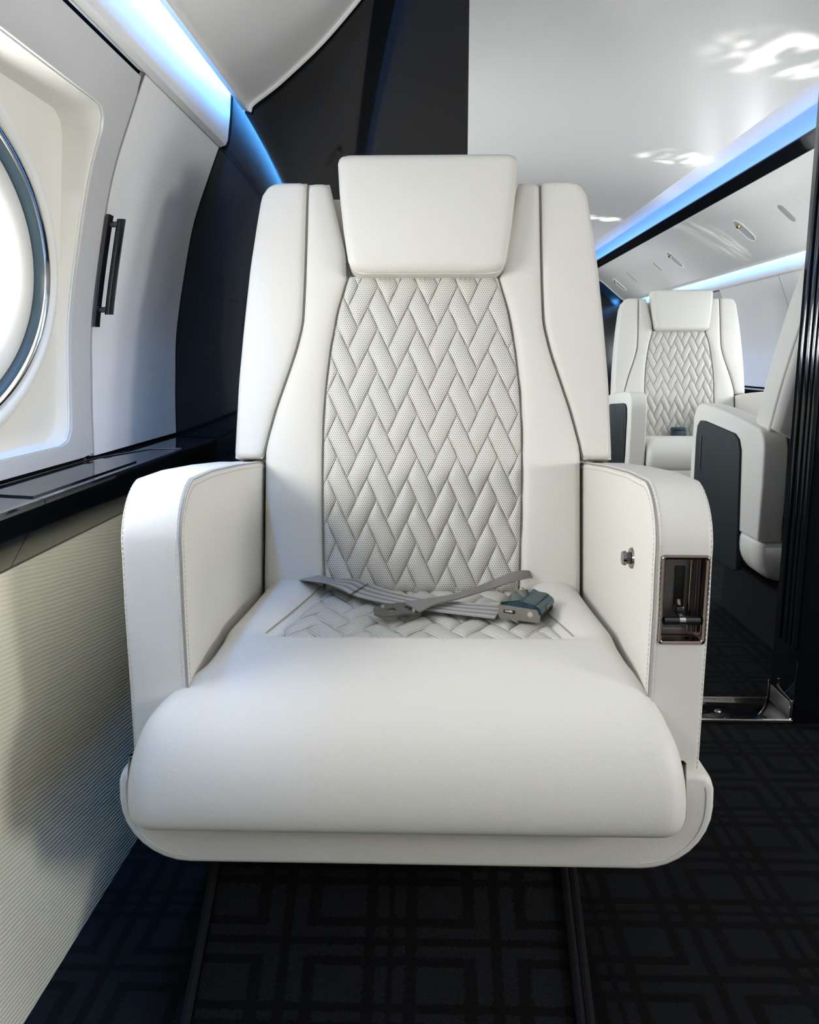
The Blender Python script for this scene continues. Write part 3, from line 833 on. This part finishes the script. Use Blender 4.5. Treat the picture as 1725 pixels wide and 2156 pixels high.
def arm_profile():
    pts = [(.0, .352), (.0, .45), (-.002, .56), (.0, .615)]
    c, R = (.078, .628), .079
    for a in np.linspace(172, 100, 9): pts.append((c[0] + R * math.cos(math.radians(a)), c[1] + R * math.sin(math.radians(a))))
    pts += [(.16, .704), (.30, .694), (.45, .680), (.55, .668)]
    c, R = (.57, .598), .068
    for a in np.linspace(80, 8, 8): pts.append((c[0] + R * math.cos(math.radians(a)), c[1] + R * math.sin(math.radians(a))))
    pts += [(.642, .52), (.640, .352)]
    return np.array(pts)
ARMP = arm_profile()
def inset_poly(P, d):
    n = len(P); out = np.zeros_like(P)
    for i in range(n):
        a, b, c = P[i - 1], P[i], P[(i + 1) % n]
        t1 = (b - a) / (np.linalg.norm(b - a) + 1e-9); t2 = (c - b) / (np.linalg.norm(c - b) + 1e-9)
        n1, n2 = np.array([t1[1], -t1[0]]), np.array([t2[1], -t2[0]])
        m = n1 + n2; m /= np.linalg.norm(m) + 1e-9
        out[i] = b + m * d / max(.5, np.dot(m, n1))
    return out
def slab(name, P, x0, x1, r, mat, parent, steps=4):
    """profile P in (y, z), clockwise seen from +x, swept across x with rounded long edges"""
    P = np.array(P); xs, ins = [], []
    for a in np.linspace(0, math.pi / 2, steps + 1): xs.append(x0 + r * (1 - math.sin(a))); ins.append(r * (1 - math.cos(a)))
    xs, ins = xs[::-1], ins[::-1]
    xs = xs + [x0 + x1 - x for x in xs[::-1]]; ins = ins + ins[::-1]
    rings = []
    sgn = 1
    area = 0.5 * np.sum(P[:, 0] * np.roll(P[:, 1], -1) - np.roll(P[:, 0], -1) * P[:, 1])
    if area > 0: P = P[::-1]
    for x, d in zip(xs, ins):
        q = inset_poly(P, d); rings.append(np.stack([np.full(len(q), x), q[:, 0], q[:, 1]], 1))
    bm = bmesh.new(); R = [[bm.verts.new(v) for v in ring] for ring in rings]
    for A, B in zip(R, R[1:]):
        for i in range(len(A)): bm.faces.new((A[i], A[(i + 1) % len(A)], B[(i + 1) % len(A)], B[i]))
    bm.faces.new(R[0][::-1]); bm.faces.new(R[-1])
    return bm_obj(name, bm, mat, parent, True, 50)
def stitches(name, pts, parent, n, length=.0042, r=.0009, mat='thread'):
    """dashes of thread along a polyline: many tiny pieces, one part"""
    P = np.array(pts); d = np.r_[0, np.cumsum(np.linalg.norm(np.diff(P, axis=0), axis=1))]
    bm = bmesh.new()
    for t in np.linspace(0, d[-1], n):
        a = np.array([np.interp(t, d, P[:, k]) for k in range(3)]); b = np.array([np.interp(min(t + length, d[-1]), d, P[:, k]) for k in range(3)])
        if np.linalg.norm(b - a) < 1e-5: continue
        add_cyl(bm, a, b, r, 5)
    o = bm_obj(name, bm, mat, parent); o['kind'] = 'stuff'; return o
def cut(o, c, s):
    """sink a box-shaped recess into o"""
    bm = bmesh.new(); add_box(bm, c, s); me = bpy.data.meshes.new('cutter'); bm.to_mesh(me); bm.free()
    k = bpy.data.objects.new('cutter', me); COL.objects.link(k)
    k.parent = o.parent
    md = o.modifiers.new('recess', 'BOOLEAN'); md.object = k; md.operation = 'DIFFERENCE'; md.solver = 'EXACT'
    bpy.context.view_layer.update()
    dg = bpy.context.evaluated_depsgraph_get()
    new = bpy.data.meshes.new_from_object(o.evaluated_get(dg)); o.modifiers.clear()
    old = o.data; o.data = new; bpy.data.meshes.remove(old); bpy.data.objects.remove(k)
    new.set_sharp_from_angle(angle=math.radians(50))

# cushion: one surface lofted along a path from the backrest over the front roll and down the front
def cushion(root, wide, hires):
    if wide:
        path = [(.470, .472), (.36, .473), (.25, .476), (.15, .480), (.085, .479), (.03, .469), (-.015, .449), (-.047, .420), (-.066, .385), (-.074, .350), (-.073, .322), (-.064, .306), (-.045, .301)]
        wctl = [(0, .272), (.40, .273), (.44, .284), (.48, .304), (.52, .317), (.56, .325), (.60, .329), (.72, .330), (.78, .325), (.80, .318)]
    else:
        path = [(.470, .472), (.36, .473), (.25, .476), (.16, .488), (.10, .504), (.045, .500), (.002, .477), (-.022, .438), (-.026, .398), (-.016, .362), (.01, .345), (.04, .342)]
        wctl = [(0, .272), (.9, .272)]
    P = smooth_curve(path, 84 if hires else 40)
    d = np.r_[0, np.cumsum(np.linalg.norm(np.diff(P, axis=0), axis=1))]
    tg = np.gradient(P, axis=0); tg /= np.linalg.norm(tg, axis=1)[:, None]
    nr = np.stack([tg[:, 1], -tg[:, 0]], 1)        # outward normal in (y, z)
    if nr[0, 1] < 0: nr = -nr
    wf = fn_from(wctl, 11) if wide else (lambda s: 0 * s + .272)
    if wide and d[-1] > .80: dd = d * .80 / d[-1]
    else: dd = d
    Wd = wf(dd)
    r = .030
    U = edge_axis(2 * .30, .034, 40 if hires else 20) / .60
    rows = []
    for i in range(len(P)):
        x = -Wd[i] + 2 * Wd[i] * U
        e = np.clip(1 - (Wd[i] - abs(x)) / r, 0, 1); drop = r * (1 - np.sqrt(np.maximum(0, 1 - e * e)))
        y0 = P[i, 0]
        hq = np.interp(y0, [.10, .47], [.222, .166])       # half width of the sunken quilted field
        f = np.clip((hq - abs(x)) / .030 + .5, 0, 1); f = f * f * (3 - 2 * f)
        g = np.clip((y0 - .125) / .045, 0, 1); g = g * g * (3 - 2 * g)
        # crease between the bolster and the quilted field
        h = -drop - .020 * f * g + .006 * np.exp(-((abs(x) - hq - .05) / .035) ** 2) * g
        rows.append(np.stack([x + (-.013 if wide else 0) * np.clip((.05 - y0) / .08, 0, 1), P[i, 0] + nr[i, 0] * h, P[i, 1] + nr[i, 1] * h], 1))
    G = np.array(rows); ni, nj = G.shape[:2]
    # inner row: sides go down/inwards by 7 cm
    side = []
    V = G.reshape(-1, 3); idx = np.arange(ni * nj).reshape(ni, nj); fs = []
    for i in range(ni - 1):
        for j in range(nj - 1): fs.append((idx[i, j], idx[i + 1, j], idx[i + 1, j + 1], idx[i, j + 1]))
    ring = list(idx[0, :]) + list(idx[1:, -1]) + list(idx[-1, -2::-1]) + list(idx[-2:0:-1, 0])
    nrm3 = np.repeat(nr[:, None], nj, 1)
    W2 = V.copy(); nn = np.stack([np.zeros(ni * nj), np.repeat(nr[:, 0], nj), np.repeat(nr[:, 1], nj)], 1)
    ext = V[ring] - nn[ring] * .055
    b0 = len(V); V = np.vstack([V, ext])
    n = len(ring)
    for k in range(n): fs.append((ring[k], ring[(k + 1) % n], b0 + (k + 1) % n, b0 + k))
    fs.append(tuple(b0 + k for k in range(n))[::-1])
    o = obj('seat_cushion', V, fs, 'leather', root, True, auto=75)
    bm = bmesh.new(); bm.from_mesh(o.data); bmesh.ops.recalc_face_normals(bm, faces=bm.faces); bm.to_mesh(o.data); bm.free()
    if hires:
        for sg in (-1, 1):
            yy = np.linspace(.150, .465, 24); zt_ = np.interp(yy, P[::-1, 0], P[::-1, 1])
            tube_obj('panel_seam', [(sg * (np.interp(a, [.10, .47], [.222, .166]) + .002), a, b - .0066) for a, b in zip(yy, zt_)], .0012, 'seam', o, seg=5)
    # quilted field
    ztop = lambda y: np.interp(y, P[::-1, 0], P[::-1, 1])
    def MAP(x, s, h): return np.stack([x, s, ztop(s) - .0195 + h], 1)
    half = lambda s: np.interp(s, [.10, .47], [.222, .166]) - .006
    quilt_pads(o, half, .135, .462, MAP, .0212, .0400, (.002, .30), .0075, 14 if hires else 8, 8 if hires else 6)
    return o

def make_seat(label, loc, rz, wide, aisle, rec=REC1, hires=True):
    root = thing('cabin_seat', label, 'seat', loc, rz)
    BM = back_map(rec)
    nv = 40 if hires else 22
    # ---- backrest body and its covers
    top = so1
    low = .245
    def shell_half(s): return np.where(s < so0 + .004, .262, OUTER(s) - .004)
    rc = .030
    def corner(s, base): 
        k = np.clip(rc - (so1 - s), 0, rc); return base - (rc - np.sqrt(rc * rc - k * k))
    body = panel('backrest', lambda s: -shell_half(s) * 1.0, lambda s: shell_half(s), -.03, so1 - .012, .0, .02, .105, BM, 'leather', root, 10, nv, rb=.045)
    for sg in (-1, 1):
        if sg < 0: x0, x1 = (lambda s: -corner(s, OUTER(s))), (lambda s: -SEAM(s) - .0012)
        else: x0, x1 = (lambda s: SEAM(s) + .0012), (lambda s: corner(s, OUTER(s)))
        panel('side_bolster', x0, x1, so0, so1, HB, .011, .07, BM, 'leather', body, 8, nv, crown=.004)
        # inner bolster from the seat up past the headrest
        inner = lambda s: np.where(s > sq1 - .004, CH_HALF(s), QUILT(s)) + .0012
        def seam2(s): return np.where(s < ss0 + .012, .274, np.minimum(SEAM(s), .30)) - .0012
        if sg < 0: x0, x1 = (lambda s: -seam2(s)), (lambda s: -inner(s))
        else: x0, x1 = (lambda s: inner(s)), (lambda s: seam2(s))
        panel('inner_bolster', x0, x1, -.01, so1 - .001, HB - .002, .012, .02, BM, 'leather', body, 8, nv + 10, crown=.006)
        # piped edge seam round the outside of the wing
        if hires:
            ss = np.linspace(so0 + .01, so1 - .03, 40)
            tube_obj('edge_piping', BM(sg * (OUTER(ss) - .0075), ss, np.full(40, HB - .0012)), .0014, 'leather', body, seg=6)
            tube_obj('panel_seam', BM(sg * SEAM(np.linspace(ss0 + .004, so1 - .006, 50)), np.linspace(ss0 + .004, so1 - .006, 50), np.full(50, HB - .010)), .0012, 'seam', body, seg=5)
            q = np.linspace(sq0 + .002, sq1, 50)
            tube_obj('panel_seam', BM(sg * (QUILT(q) + .0002), q, np.full(50, HB - .012)), .0014, 'seam', body, seg=5)
    panel('quilt_backing', lambda s: -QUILT(s), lambda s: QUILT(s), sq0 - .02, sq1 - .001, HB - .012, .006, .0, BM, 'leather', body, 8, nv)
    lo = bpx(774.4, 644.2, HB)
    p_, q_ = abs(bpx(774.4 + 21.05, 644.2, HB)[0] - lo[0]), abs(bpx(774.4, 644.2 + 44.9, HB)[1] - lo[1])
    quilt_pads(body, lambda s: QUILT(s) - .0015, sq0 - .01, sq1 - .002, back_map(rec, HB - .0115), p_, q_, lo, .0085, 14 if hires else 8, 8 if hires else 6,
               base=lambda x, s: .004 * (1 - (x / .2) ** 2))
    # ---- headrest
    rh = .022
    def hcorner(s):
        k = np.clip(rh - (s - sh0), 0, rh); k2 = np.clip(.012 - (sh1 - s), 0, .012)
        return HEAD(s) - (rh - np.sqrt(rh * rh - k * k)) - (.012 - np.sqrt(.012 ** 2 - k2 ** 2))
    hd = panel('headrest', lambda s: .007 - hcorner(s), lambda s: .007 + hcorner(s), sh0, sh1, HEADH, .016, -.004, BM, 'leather', root, 12, 24, crown=.010, rb=.012)
    if hires:
        ss = np.concatenate([np.linspace(sh1 - .012, sh0 + .02, 30)]); 
        loop = [(.007 - hcorner(np.array([s]))[0] + .001, s) for s in ss] + [(x, sh0 + .001) for x in np.linspace(.007 - HEAD(sh0) + rh, .007 + HEAD(sh0) - rh, 24)] + [(.007 + hcorner(np.array([s]))[0] - .001, s) for s in ss[::-1]]
        tube_obj('headrest_piping', BM(np.array([a for a, b in loop]), np.array([b for a, b in loop]), np.full(len(loop), HEADH - .0165)), .0019, 'leather', hd, seg=6)
    # ---- armrests
    XI, XO = .278, .346
    for sg in (-1, 1):
        x0, x1 = (XI, XO) if sg > 0 else (-XO - .006, -XI)
        arm = slab('armrest', ARMP, x0, x1, .008, 'leather', root)
        xi, xo = (x0, x1) if sg > 0 else (x1, x0)
        ctl = (sg == aisle)
        band = inset_poly(ARMP[::-1], 0)[::-1]
        prof = [p for p in ARMP[2:-9]]
        insP = inset_poly(ARMP[::-1] if False else ARMP, 0)
        def line(x, d):
            q = inset_poly(ARMP if True else ARMP, -d if area_sign(ARMP) > 0 else d)
            return [(x, a, b) for a, b in q[0:17]]
        if hires:
            xin = xi + sg * .0006
            tube_obj('armrest_seam', line(xi + sg * .0008, .0012), .0010, 'seam', arm, seg=5)
            stitches('stitching', line(xi + sg * .0058, .0001), arm, 140)
            stitches('stitching', line(xi - sg * .0002, .0085), arm, 140)
            stitches('stitching', line(xo - sg * .0032, .0014), arm, 140)
        # slate panel with a latch slot on the outside of the aisle armrest
        xo_ = xo + sg * .0005
        pan = [(.055, .14), (.075, .635), (.11, .652), (.45, .636), (.50, .60), (.545, .14)]
        pd = .004 if wide else .007
        if ctl:
            slab('side_panel', [(.10, .238), (.066, .42), (.062, .59), (.070, .632), (.095, .650), (.14, .652), (.42, .634), (.455, .620), (.475, .59), (.515, .24), (.49, .232), (.12, .232)], min(xo - sg * .01, xo + sg * pd), max(xo - sg * .01, xo + sg * pd), min(.004, pd * .5), 'greypanel', root)
            box_obj('latch_slot', (xo + sg * (pd - .0005), .118, .545), (.004, .024, .12), 'slot', root)
        if ctl and wide:
            a, b = at_y(1393, 1168, SY), at_y(1484, 1357, SY)
            bx0, bx1, bz0, bz1 = a[0] - SX, b[0] - SX, b[2], a[2]
            bx0, bx1 = max(bx0, x0 + .006), min(bx1, x1 - .004)
            cx, cz, bw, bh = (bx0 + bx1) / 2, (bz0 + bz1) / 2, bx1 - bx0, bz1 - bz0
            cut(arm, (cx, .0, cz), (bw - .006, .060, bh - .006))
            ctlo = control(root, cx, cz, bw, bh)
    # ---- seat cushion, skirt and plinth
    cushion(root, wide, hires)
    HWs = .362 if wide else .345
    sk = []
    R = .085
    for a in np.linspace(0, -90, 9): sk.append((HWs - R + R * math.cos(math.radians(a)), .231 + R + R * math.sin(math.radians(a))))
    sk = [(HWs - .024, .3585), (HWs - .012, .357), (HWs - .004, .350), (HWs - .0008, .340)] + sk
    full = [(x, z) for x, z in sk] + [(-x - .006, z) for x, z in sk[::-1]]
    prof = np.array(full)
    rings = []
    for y, d in ((-.0145, .0075), (-.0135, .0035), (-.0105, .001), (-.004, .0), (.004, -.0005), (.30, -.001), (.60, 0.0), (.63, .006), (.645, .02)):
        q = prof.copy(); c = np.array([-.003, .30]); 
        q = inset_poly(prof if area_sign(prof) < 0 else prof[::-1], d)
        rings.append([(a, y, b) for a, b in q])
    bm = bmesh.new(); Rr = [[bm.verts.new(v) for v in ring] for ring in rings]
    for A, B in zip(Rr, Rr[1:]):
        for i in range(len(A)): bm.faces.new((A[i], A[(i + 1) % len(A)], B[(i + 1) % len(A)], B[i]))
    bm.faces.new(Rr[0]); bm.faces.new(Rr[-1][::-1])
    skirt = bm_obj('skirt', bm, 'leather', root, True, 50)
    if hires:
        qq = inset_poly(prof if area_sign(prof) < 0 else prof[::-1], .0105)
        q = [(x, -.0147, z) for x, z in qq]
        hlf = len(q) // 2
        stitches('stitching', q[2:hlf], skirt, 42); stitches('stitching', q[hlf:-2], skirt, 42)
    return root
def area_sign(P):
    P = np.array(P); return np.sum(P[:, 0] * np.roll(P[:, 1], -1) - np.roll(P[:, 0], -1) * P[:, 1])

def control(root, cx, cz, bw, bh):
    """recline control: bronze frame, sunk well, slotted plate, rail and T-shaped lever; and the release button"""
    o = bpy.data.objects.new('recline_control', None); COL.objects.link(o); o.parent = root
    P = [(cx - bw / 2, cz - bh / 2), (cx + bw / 2, cz - bh / 2), (cx + bw / 2, cz + bh / 2), (cx - bw / 2, cz + bh / 2)]
    bm = bmesh.new()
    def loop(ins, y, rad=.004):
        pts = []
        for sx, sz, a0 in ((1, 1, 0), (-1, 1, 90), (-1, -1, 180), (1, -1, 270)):
            for k in range(5):
                a = math.radians(a0 + 22.5 * k); rr = max(.0008, rad - ins * .4)
                pts.append(bm.verts.new((cx + sx * (bw / 2 - ins - rr) + rr * math.cos(a), y, cz + sz * (bh / 2 - ins - rr) + rr * math.sin(a))))
        return pts
    prof = [(0, .001), (.0004, -.0025), (.0022, -.0042), (.0042, -.0034), (.0056, .000), (.0058, .024)]
    Ls = [loop(i, y) for i, y in prof]
    for A, B in zip(Ls, Ls[1:]):
        for i in range(len(A)): bm.faces.new((A[i], A[(i + 1) % len(A)], B[(i + 1) % len(A)], B[i]))
    bm_obj('bezel', bm, 'bronze', o, True, 60)
    box_obj('back_plate', (cx, .0235, cz), (bw - .011, .002, bh - .011), 'steel', o)
    box_obj('lever_slot', (cx + .001, .0215, cz + .010), (.012, .003, bh * .48), 'slot', o, .001)
    bm = bmesh.new(); add_cyl(bm, (cx + bw * .22, .017, cz - bh * .40), (cx + bw * .22, .017, cz + bh * .42), .0022, 12); bm_obj('guide_rod', bm, 'bronze', o)
    bm = bmesh.new(); add_cyl(bm, (cx + bw * .34, .015, cz - bh * .40), (cx + bw * .34, .015, cz + bh * .42), .0018, 12); bm_obj('guide_rod', bm, 'gun', o)
    bm = bmesh.new(); add_box(bm, (cx - .001, .012, cz - bh * .14), (.009, .016, .012), None, .002); bm_obj('carriage', bm, 'gun', o)
    zl = cz - bh * .235
    bm = bmesh.new(); add_cyl(bm, (cx - bw * .005, .018, cz - bh * .05), (cx, .002, zl), .0032, 12, .0022); bm_obj('lever_stem', bm, 'bronze', o)
    bm = bmesh.new(); add_cyl(bm, (cx - bw * .37, .001, zl), (cx + bw * .37, .001, zl), .0052, 20); bm_obj('lever_bar', bm, 'gun', o)
    bm = bmesh.new(); add_cyl(bm, (cx - .0035, .001, zl), (cx + .0035, .001, zl), .0058, 20); bm_obj('lever_collar', bm, 'chrome', o)
    box_obj('lower_step', (cx - .002, .0215, cz - bh * .40), (bw * .62, .003, bh * .07), 'steel', o, .0008)
    # push button on the inner face of the armrest
    p = at_x(1331, 1175, SX + .278)
    k = bpy.data.objects.new('release_button', None); COL.objects.link(k); k.parent = root
    y, z = p[1] - SY, p[2]
    bm = bmesh.new(); add_cyl(bm, (.2785, y, z), (.2755, y, z), .0145, 24, .013); bm_obj('flange', bm, 'bronze', k)
    bm = bmesh.new(); add_cyl(bm, (.276, y, z), (.2695, y, z), .008, 24, .0075); bm_obj('button_stem', bm, 'gun', k)
    bm = bmesh.new(); add_cyl(bm, (.2695, y, z), (.2655, y, z), .0098, 24, .0088); bm_obj('button_cap', bm, 'bronze', k)
    return o

seat1 = make_seat('cream leather seat with a grey lap belt and buckle lying on its cushion', (SX, SY, 0), 0, True, 1)

# carpeted plinth that carries the front seat
def plinth(root, x0, x1, prof, mat, name='plinth'):
    P = np.array(prof)
    return slab(name, P, x0, x1, .010, mat, root)
plinth_p = [(-.105, .0), (-.030, .012), (.160, .140), (.235, .185), (.26, .25), (.55, .25), (.58, .18), (.62, .0)]
pl = slab('plinth', plinth_p, -.31 - SX, .188 - SX, .008, 'plinthcarpet', seat1)
for dx in (0, .0115):
    tube_obj('edge_binding', [(.192 - SX + dx, y - .004, z + .004) for y, z in plinth_p[:5]], .0065, 'carpetplain', pl, seg=8)
tube_obj('edge_binding', [(-.312 - SX, y - .004, z + .004) for y, z in plinth_p[:5]], .0065, 'carpetplain', pl, seg=8)

# far seats
OX, OY2 = 1.24, 3.80
seat2 = make_seat('cream leather seat with armrests beyond the doorway with its back to the aft cabin wall', (OX, OY2, 0), 0, False, -1, REC1, False)
seat3 = make_seat('cream leather seat with slate side panel next to the doorway jamb', (OX + .01, 2.94, 0), math.pi, False, 1, math.radians(19), False)
for s in (seat2, seat3):
    slab('pedestal', [(.08, 0), (.10, .25), (.56, .25), (.58, 0)], -.24, .24, .01, 'carpetplain', s)

# ------------------------------------------------------------------ lap belt
ZQ = .462
belt = thing('seat_belt', 'grey webbing lap belt with steel tongue and black chrome buckle on the seat cushion', 'seat belt', (SX + .02, SY + .30, ZQ))
BL = np.array(belt.location)
def ribbon(name, ctr, half, mat, parent, thick=.0022, n=40):
    """ctr: 3D points, half: 3D half-width vectors"""
    C = smooth_curve(ctr, n); Hh = smooth_curve(half, n); m = len(C)
    t = np.gradient(C, axis=0); d = np.r_[0, np.cumsum(np.linalg.norm(np.diff(C, axis=0), axis=1))]
    vs, uv, fs = [], [], []
    for i in range(m):
        nn = np.cross(t[i], Hh[i]); nn /= np.linalg.norm(nn) + 1e-9
        if nn[2] < 0: nn = -nn
        for k, e in enumerate(np.linspace(-1, 1, 7)):
            vs.append(C[i] + Hh[i] * e + nn * thick / 2 - BL); uv.append((d[i], (e + 1) / 2))
        for k, e in enumerate(np.linspace(1, -1, 7)):
            vs.append(C[i] + Hh[i] * e - nn * thick / 2 - BL); uv.append((d[i], (e + 1) / 2))
    for i in range(m - 1):
        for k in range(14): fs.append((i * 14 + k, i * 14 + (k + 1) % 14, (i + 1) * 14 + (k + 1) % 14, (i + 1) * 14 + k))
    fs.append(tuple(range(14))); fs.append(tuple((m - 1) * 14 + k for k in range(14))[::-1])
    o = obj(name, vs, fs, mat, parent, True, uv, auto=50)
    bm = bmesh.new(); bm.from_mesh(o.data); bmesh.ops.recalc_face_normals(bm, faces=bm.faces); bm.to_mesh(o.data); bm.free()
    return o
def strap_px(rows):
    """rows of (upper pixel, lower pixel, z upper, z lower) -> centres and half widths"""
    c, h = [], []
    for (ux, uy), (lx, ly), zu, zl in rows:
        a, b = at_z(ux, uy, zu), at_z(lx, ly, zl); c.append((a + b) / 2); h.append((b - a) / 2)
    return c, h
c, h = strap_px([((640, 1213), (612, 1221), .462, .462), ((672, 1212), (650, 1223), .484, .488), ((700, 1216), (690, 1229), .478, .480), ((760, 1222), (722, 1243), .474, .474),
                 ((800, 1237), (760, 1258), .472, .472), ((872, 1256), (835, 1274), .471, .471), ((960, 1268), (925, 1288), .471, .471), ((1062, 1274), (1042, 1302), .472, .472)])
ribbon('strap', c, h, 'web', belt)
c, h = strap_px([((1158, 1216), (1148, 1226), .455, .448), ((1120, 1203), (1124, 1217), .492, .482), ((1088, 1203), (1078, 1226), .500, .488), ((1040, 1221), (1022, 1244), .490, .480), ((975, 1246), (965, 1261), .483, .480),
                 ((915, 1259), (918, 1272), .482, .480), ((850, 1268), (884, 1289), .481, .479)])
ribbon('strap', c, h, 'grey_web', belt)
# folded, stitched end on the first strap
c, h = strap_px([((712, 1218), (700, 1232), .482, .483), ((756, 1219), (720, 1240), .478, .480), ((775, 1228), (738, 1250), .476, .477)])
ribbon('strap_fold', c, h, 'web', belt, .0016, 10)
# tongue plate
tp = [(786, 1281), (792, 1276), (803, 1275), (806, 1272), (850, 1268), (887, 1284), (884, 1290), (846, 1292), (822, 1297), (800, 1296), (788, 1291)]
tz = .4765
pts = [at_z(x, y, tz) - BL for x, y in tp]
hole = [at_z(x, y, tz) - BL for x, y in [(812, 1282), (828, 1280), (836, 1284), (822, 1288)]]
bm = bmesh.new()
vo = [bm.verts.new(p) for p in pts]; vi = [bm.verts.new(p) for p in hole]
es = [bm.edges.new((vo[i], vo[(i + 1) % len(vo)])) for i in range(len(vo))] + [bm.edges.new((vi[i], vi[(i + 1) % 4])) for i in range(4)]
bmesh.ops.triangle_fill(bm, edges=es, use_beauty=True)
ext = bmesh.ops.extrude_face_region(bm, geom=list(bm.faces))
for e in ext['geom']:
    if isinstance(e, bmesh.types.BMVert): e.co.z -= .0028
tongue = bm_obj('tongue', bm, 'darksteel', belt, smooth=False)
for px_ in ((806, 1279), (872, 1287)):
    p = at_z(*px_, tz) - BL
    bm = bmesh.new(); add_cyl(bm, p, p + np.array([0, 0, .004]), .004, 12, .003); bm_obj('rivet', bm, 'steel', tongue)
# buckle: steel body, hinged lid with a raised lip, pin and slot
zb = .470
A, B_, Cc = at_z(1049, 1301, zb), at_z(1137, 1313, zb), at_z(1193, 1288, zb)
ex = (B_ - A); lx_ = np.linalg.norm(ex); ex = ex / lx_
ey = Cc - B_; ey = ey - ex * np.dot(ey, ex); ly_ = np.linalg.norm(ey); ey /= ly_
ly_ = min(ly_, .070)
bk = bpy.data.objects.new('buckle', None); COL.objects.link(bk); bk.parent = belt
bk.location = Vector(A - BL)
bk.rotation_euler = Matrix((( ex[0], ey[0], 0), (ex[1], ey[1], 0), (0, 0, 1))).to_euler()
hb = .026
def prism(name, poly, y0, y1, mat, bevel=.0015):
    bm = bmesh.new(); a = [bm.verts.new((x, y0, z)) for x, z in poly]; b = [bm.verts.new((x, y1, z)) for x, z in poly]
    bm.faces.new(a); bm.faces.new(b[::-1])
    for i in range(len(poly)): bm.faces.new((a[i], b[i], b[(i + 1) % len(poly)], a[(i + 1) % len(poly)]))
    bmesh.ops.recalc_face_normals(bm, faces=bm.faces)
    bmesh.ops.bevel(bm, geom=list(bm.edges), offset=bevel, segments=2, affect='EDGES')
    return bm_obj(name, bm, mat, bk, True, 40)
side = [(0, .004), (.003, 0), (lx_, 0), (lx_, .017), (lx_ - .005, .023), (0, .0215)]
prism('side_plate', side, 0, .0035, 'steel', .0006); prism('side_plate', side, ly_ - .0035, ly_, 'steel', .0006)
prism('buckle_body', [(.004, .002), (lx_ - .001, .002), (lx_ - .001, .016), (.004, .016)], .0036, ly_ - .0036, 'slot', .0006)
lid = prism('buckle_lid', [(.002, .0215), (.004, .0255), (lx_ - .030, .0320), (lx_ - .024, .0285), (lx_ - .010, .0275), (lx_ + .001, .020), (lx_ + .002, .012), (lx_ - .002, .012), (lx_ - .006, .019), (.006, .0205)], -.0008, ly_ + .0008, 'bucklelid', .0012)
bm = bmesh.new(); add_cyl(bm, (lx_ * .78, -.0022, .012), (lx_ * .78, .001, .012), .0042, 16); bm_obj('hinge_pin', bm, 'chrome', bk)
box_obj('slot_window', (lx_ * .27, -.0002, .012), (.018, .001, .0055), 'slot', bk, .0003)
box_obj('spring_tab', (lx_ * .26, -.0008, .0125), (.012, .001, .003), 'chrome', bk, .0003)
# the few raised letters that can be made out on the end of the lid
cu = bpy.data.curves.new('lid_lettering', 'FONT'); cu.body = 'AMA'; cu.size = .0085; cu.extrude = .0002; cu.align_x = 'CENTER'; cu.align_y = 'CENTER'
to = bpy.data.objects.new('lid_lettering_src', cu); COL.objects.link(to)
bpy.context.view_layer.update()
tm = bpy.data.meshes.new_from_object(to.evaluated_get(bpy.context.evaluated_depsgraph_get())); bpy.data.objects.remove(to)
tm.name = 'lid_lettering'; tm.materials.clear(); tm.materials.append(M['steel'])
lt = bpy.data.objects.new('lid_lettering', tm); COL.objects.link(lt); lt.parent = bk
lt.matrix_local = Matrix.Translation((lx_ + .0024, ly_ / 2, .0158)) @ Matrix(((0, -.1, 1, 0), (1, 0, 0, 0), (0, 1, .1, 0), (0, 0, 0, 1)))

# buckle end of the far seat's lap belt, propped against its backrest
fb = at_y(1430, 890, OY2 + .40)
far_belt = thing('seat_belt', 'dark teal lap belt buckle propped on the cushion of the seat beyond the doorway', 'seat belt', (fb[0], fb[1], .470))
tilt = Matrix.Rotation(math.radians(-14), 3, 'X')
box_obj('buckle_body', (0, .004, .026), (.072, .022, .048), 'tealbuckle', far_belt, .004, tilt)
box_obj('buckle_lip', (0, -.008, .042), (.066, .006, .012), 'tealbuckle', far_belt, .002, tilt)
ribbon_pts = [(0.03, .02, .006), (.07, .03, .004), (.12, .035, .006)]
bm = bmesh.new()
for a, b in zip(ribbon_pts, ribbon_pts[1:]):
    c_ = (Vector(a) + Vector(b)) / 2; d_ = Vector(b) - Vector(a)
    add_box(bm, c_, (d_.length + .004, .042, .0025), d_.to_track_quat('X', 'Z').to_matrix(), .0008, 1)
bm_obj('strap', bm, 'grey_web', far_belt)
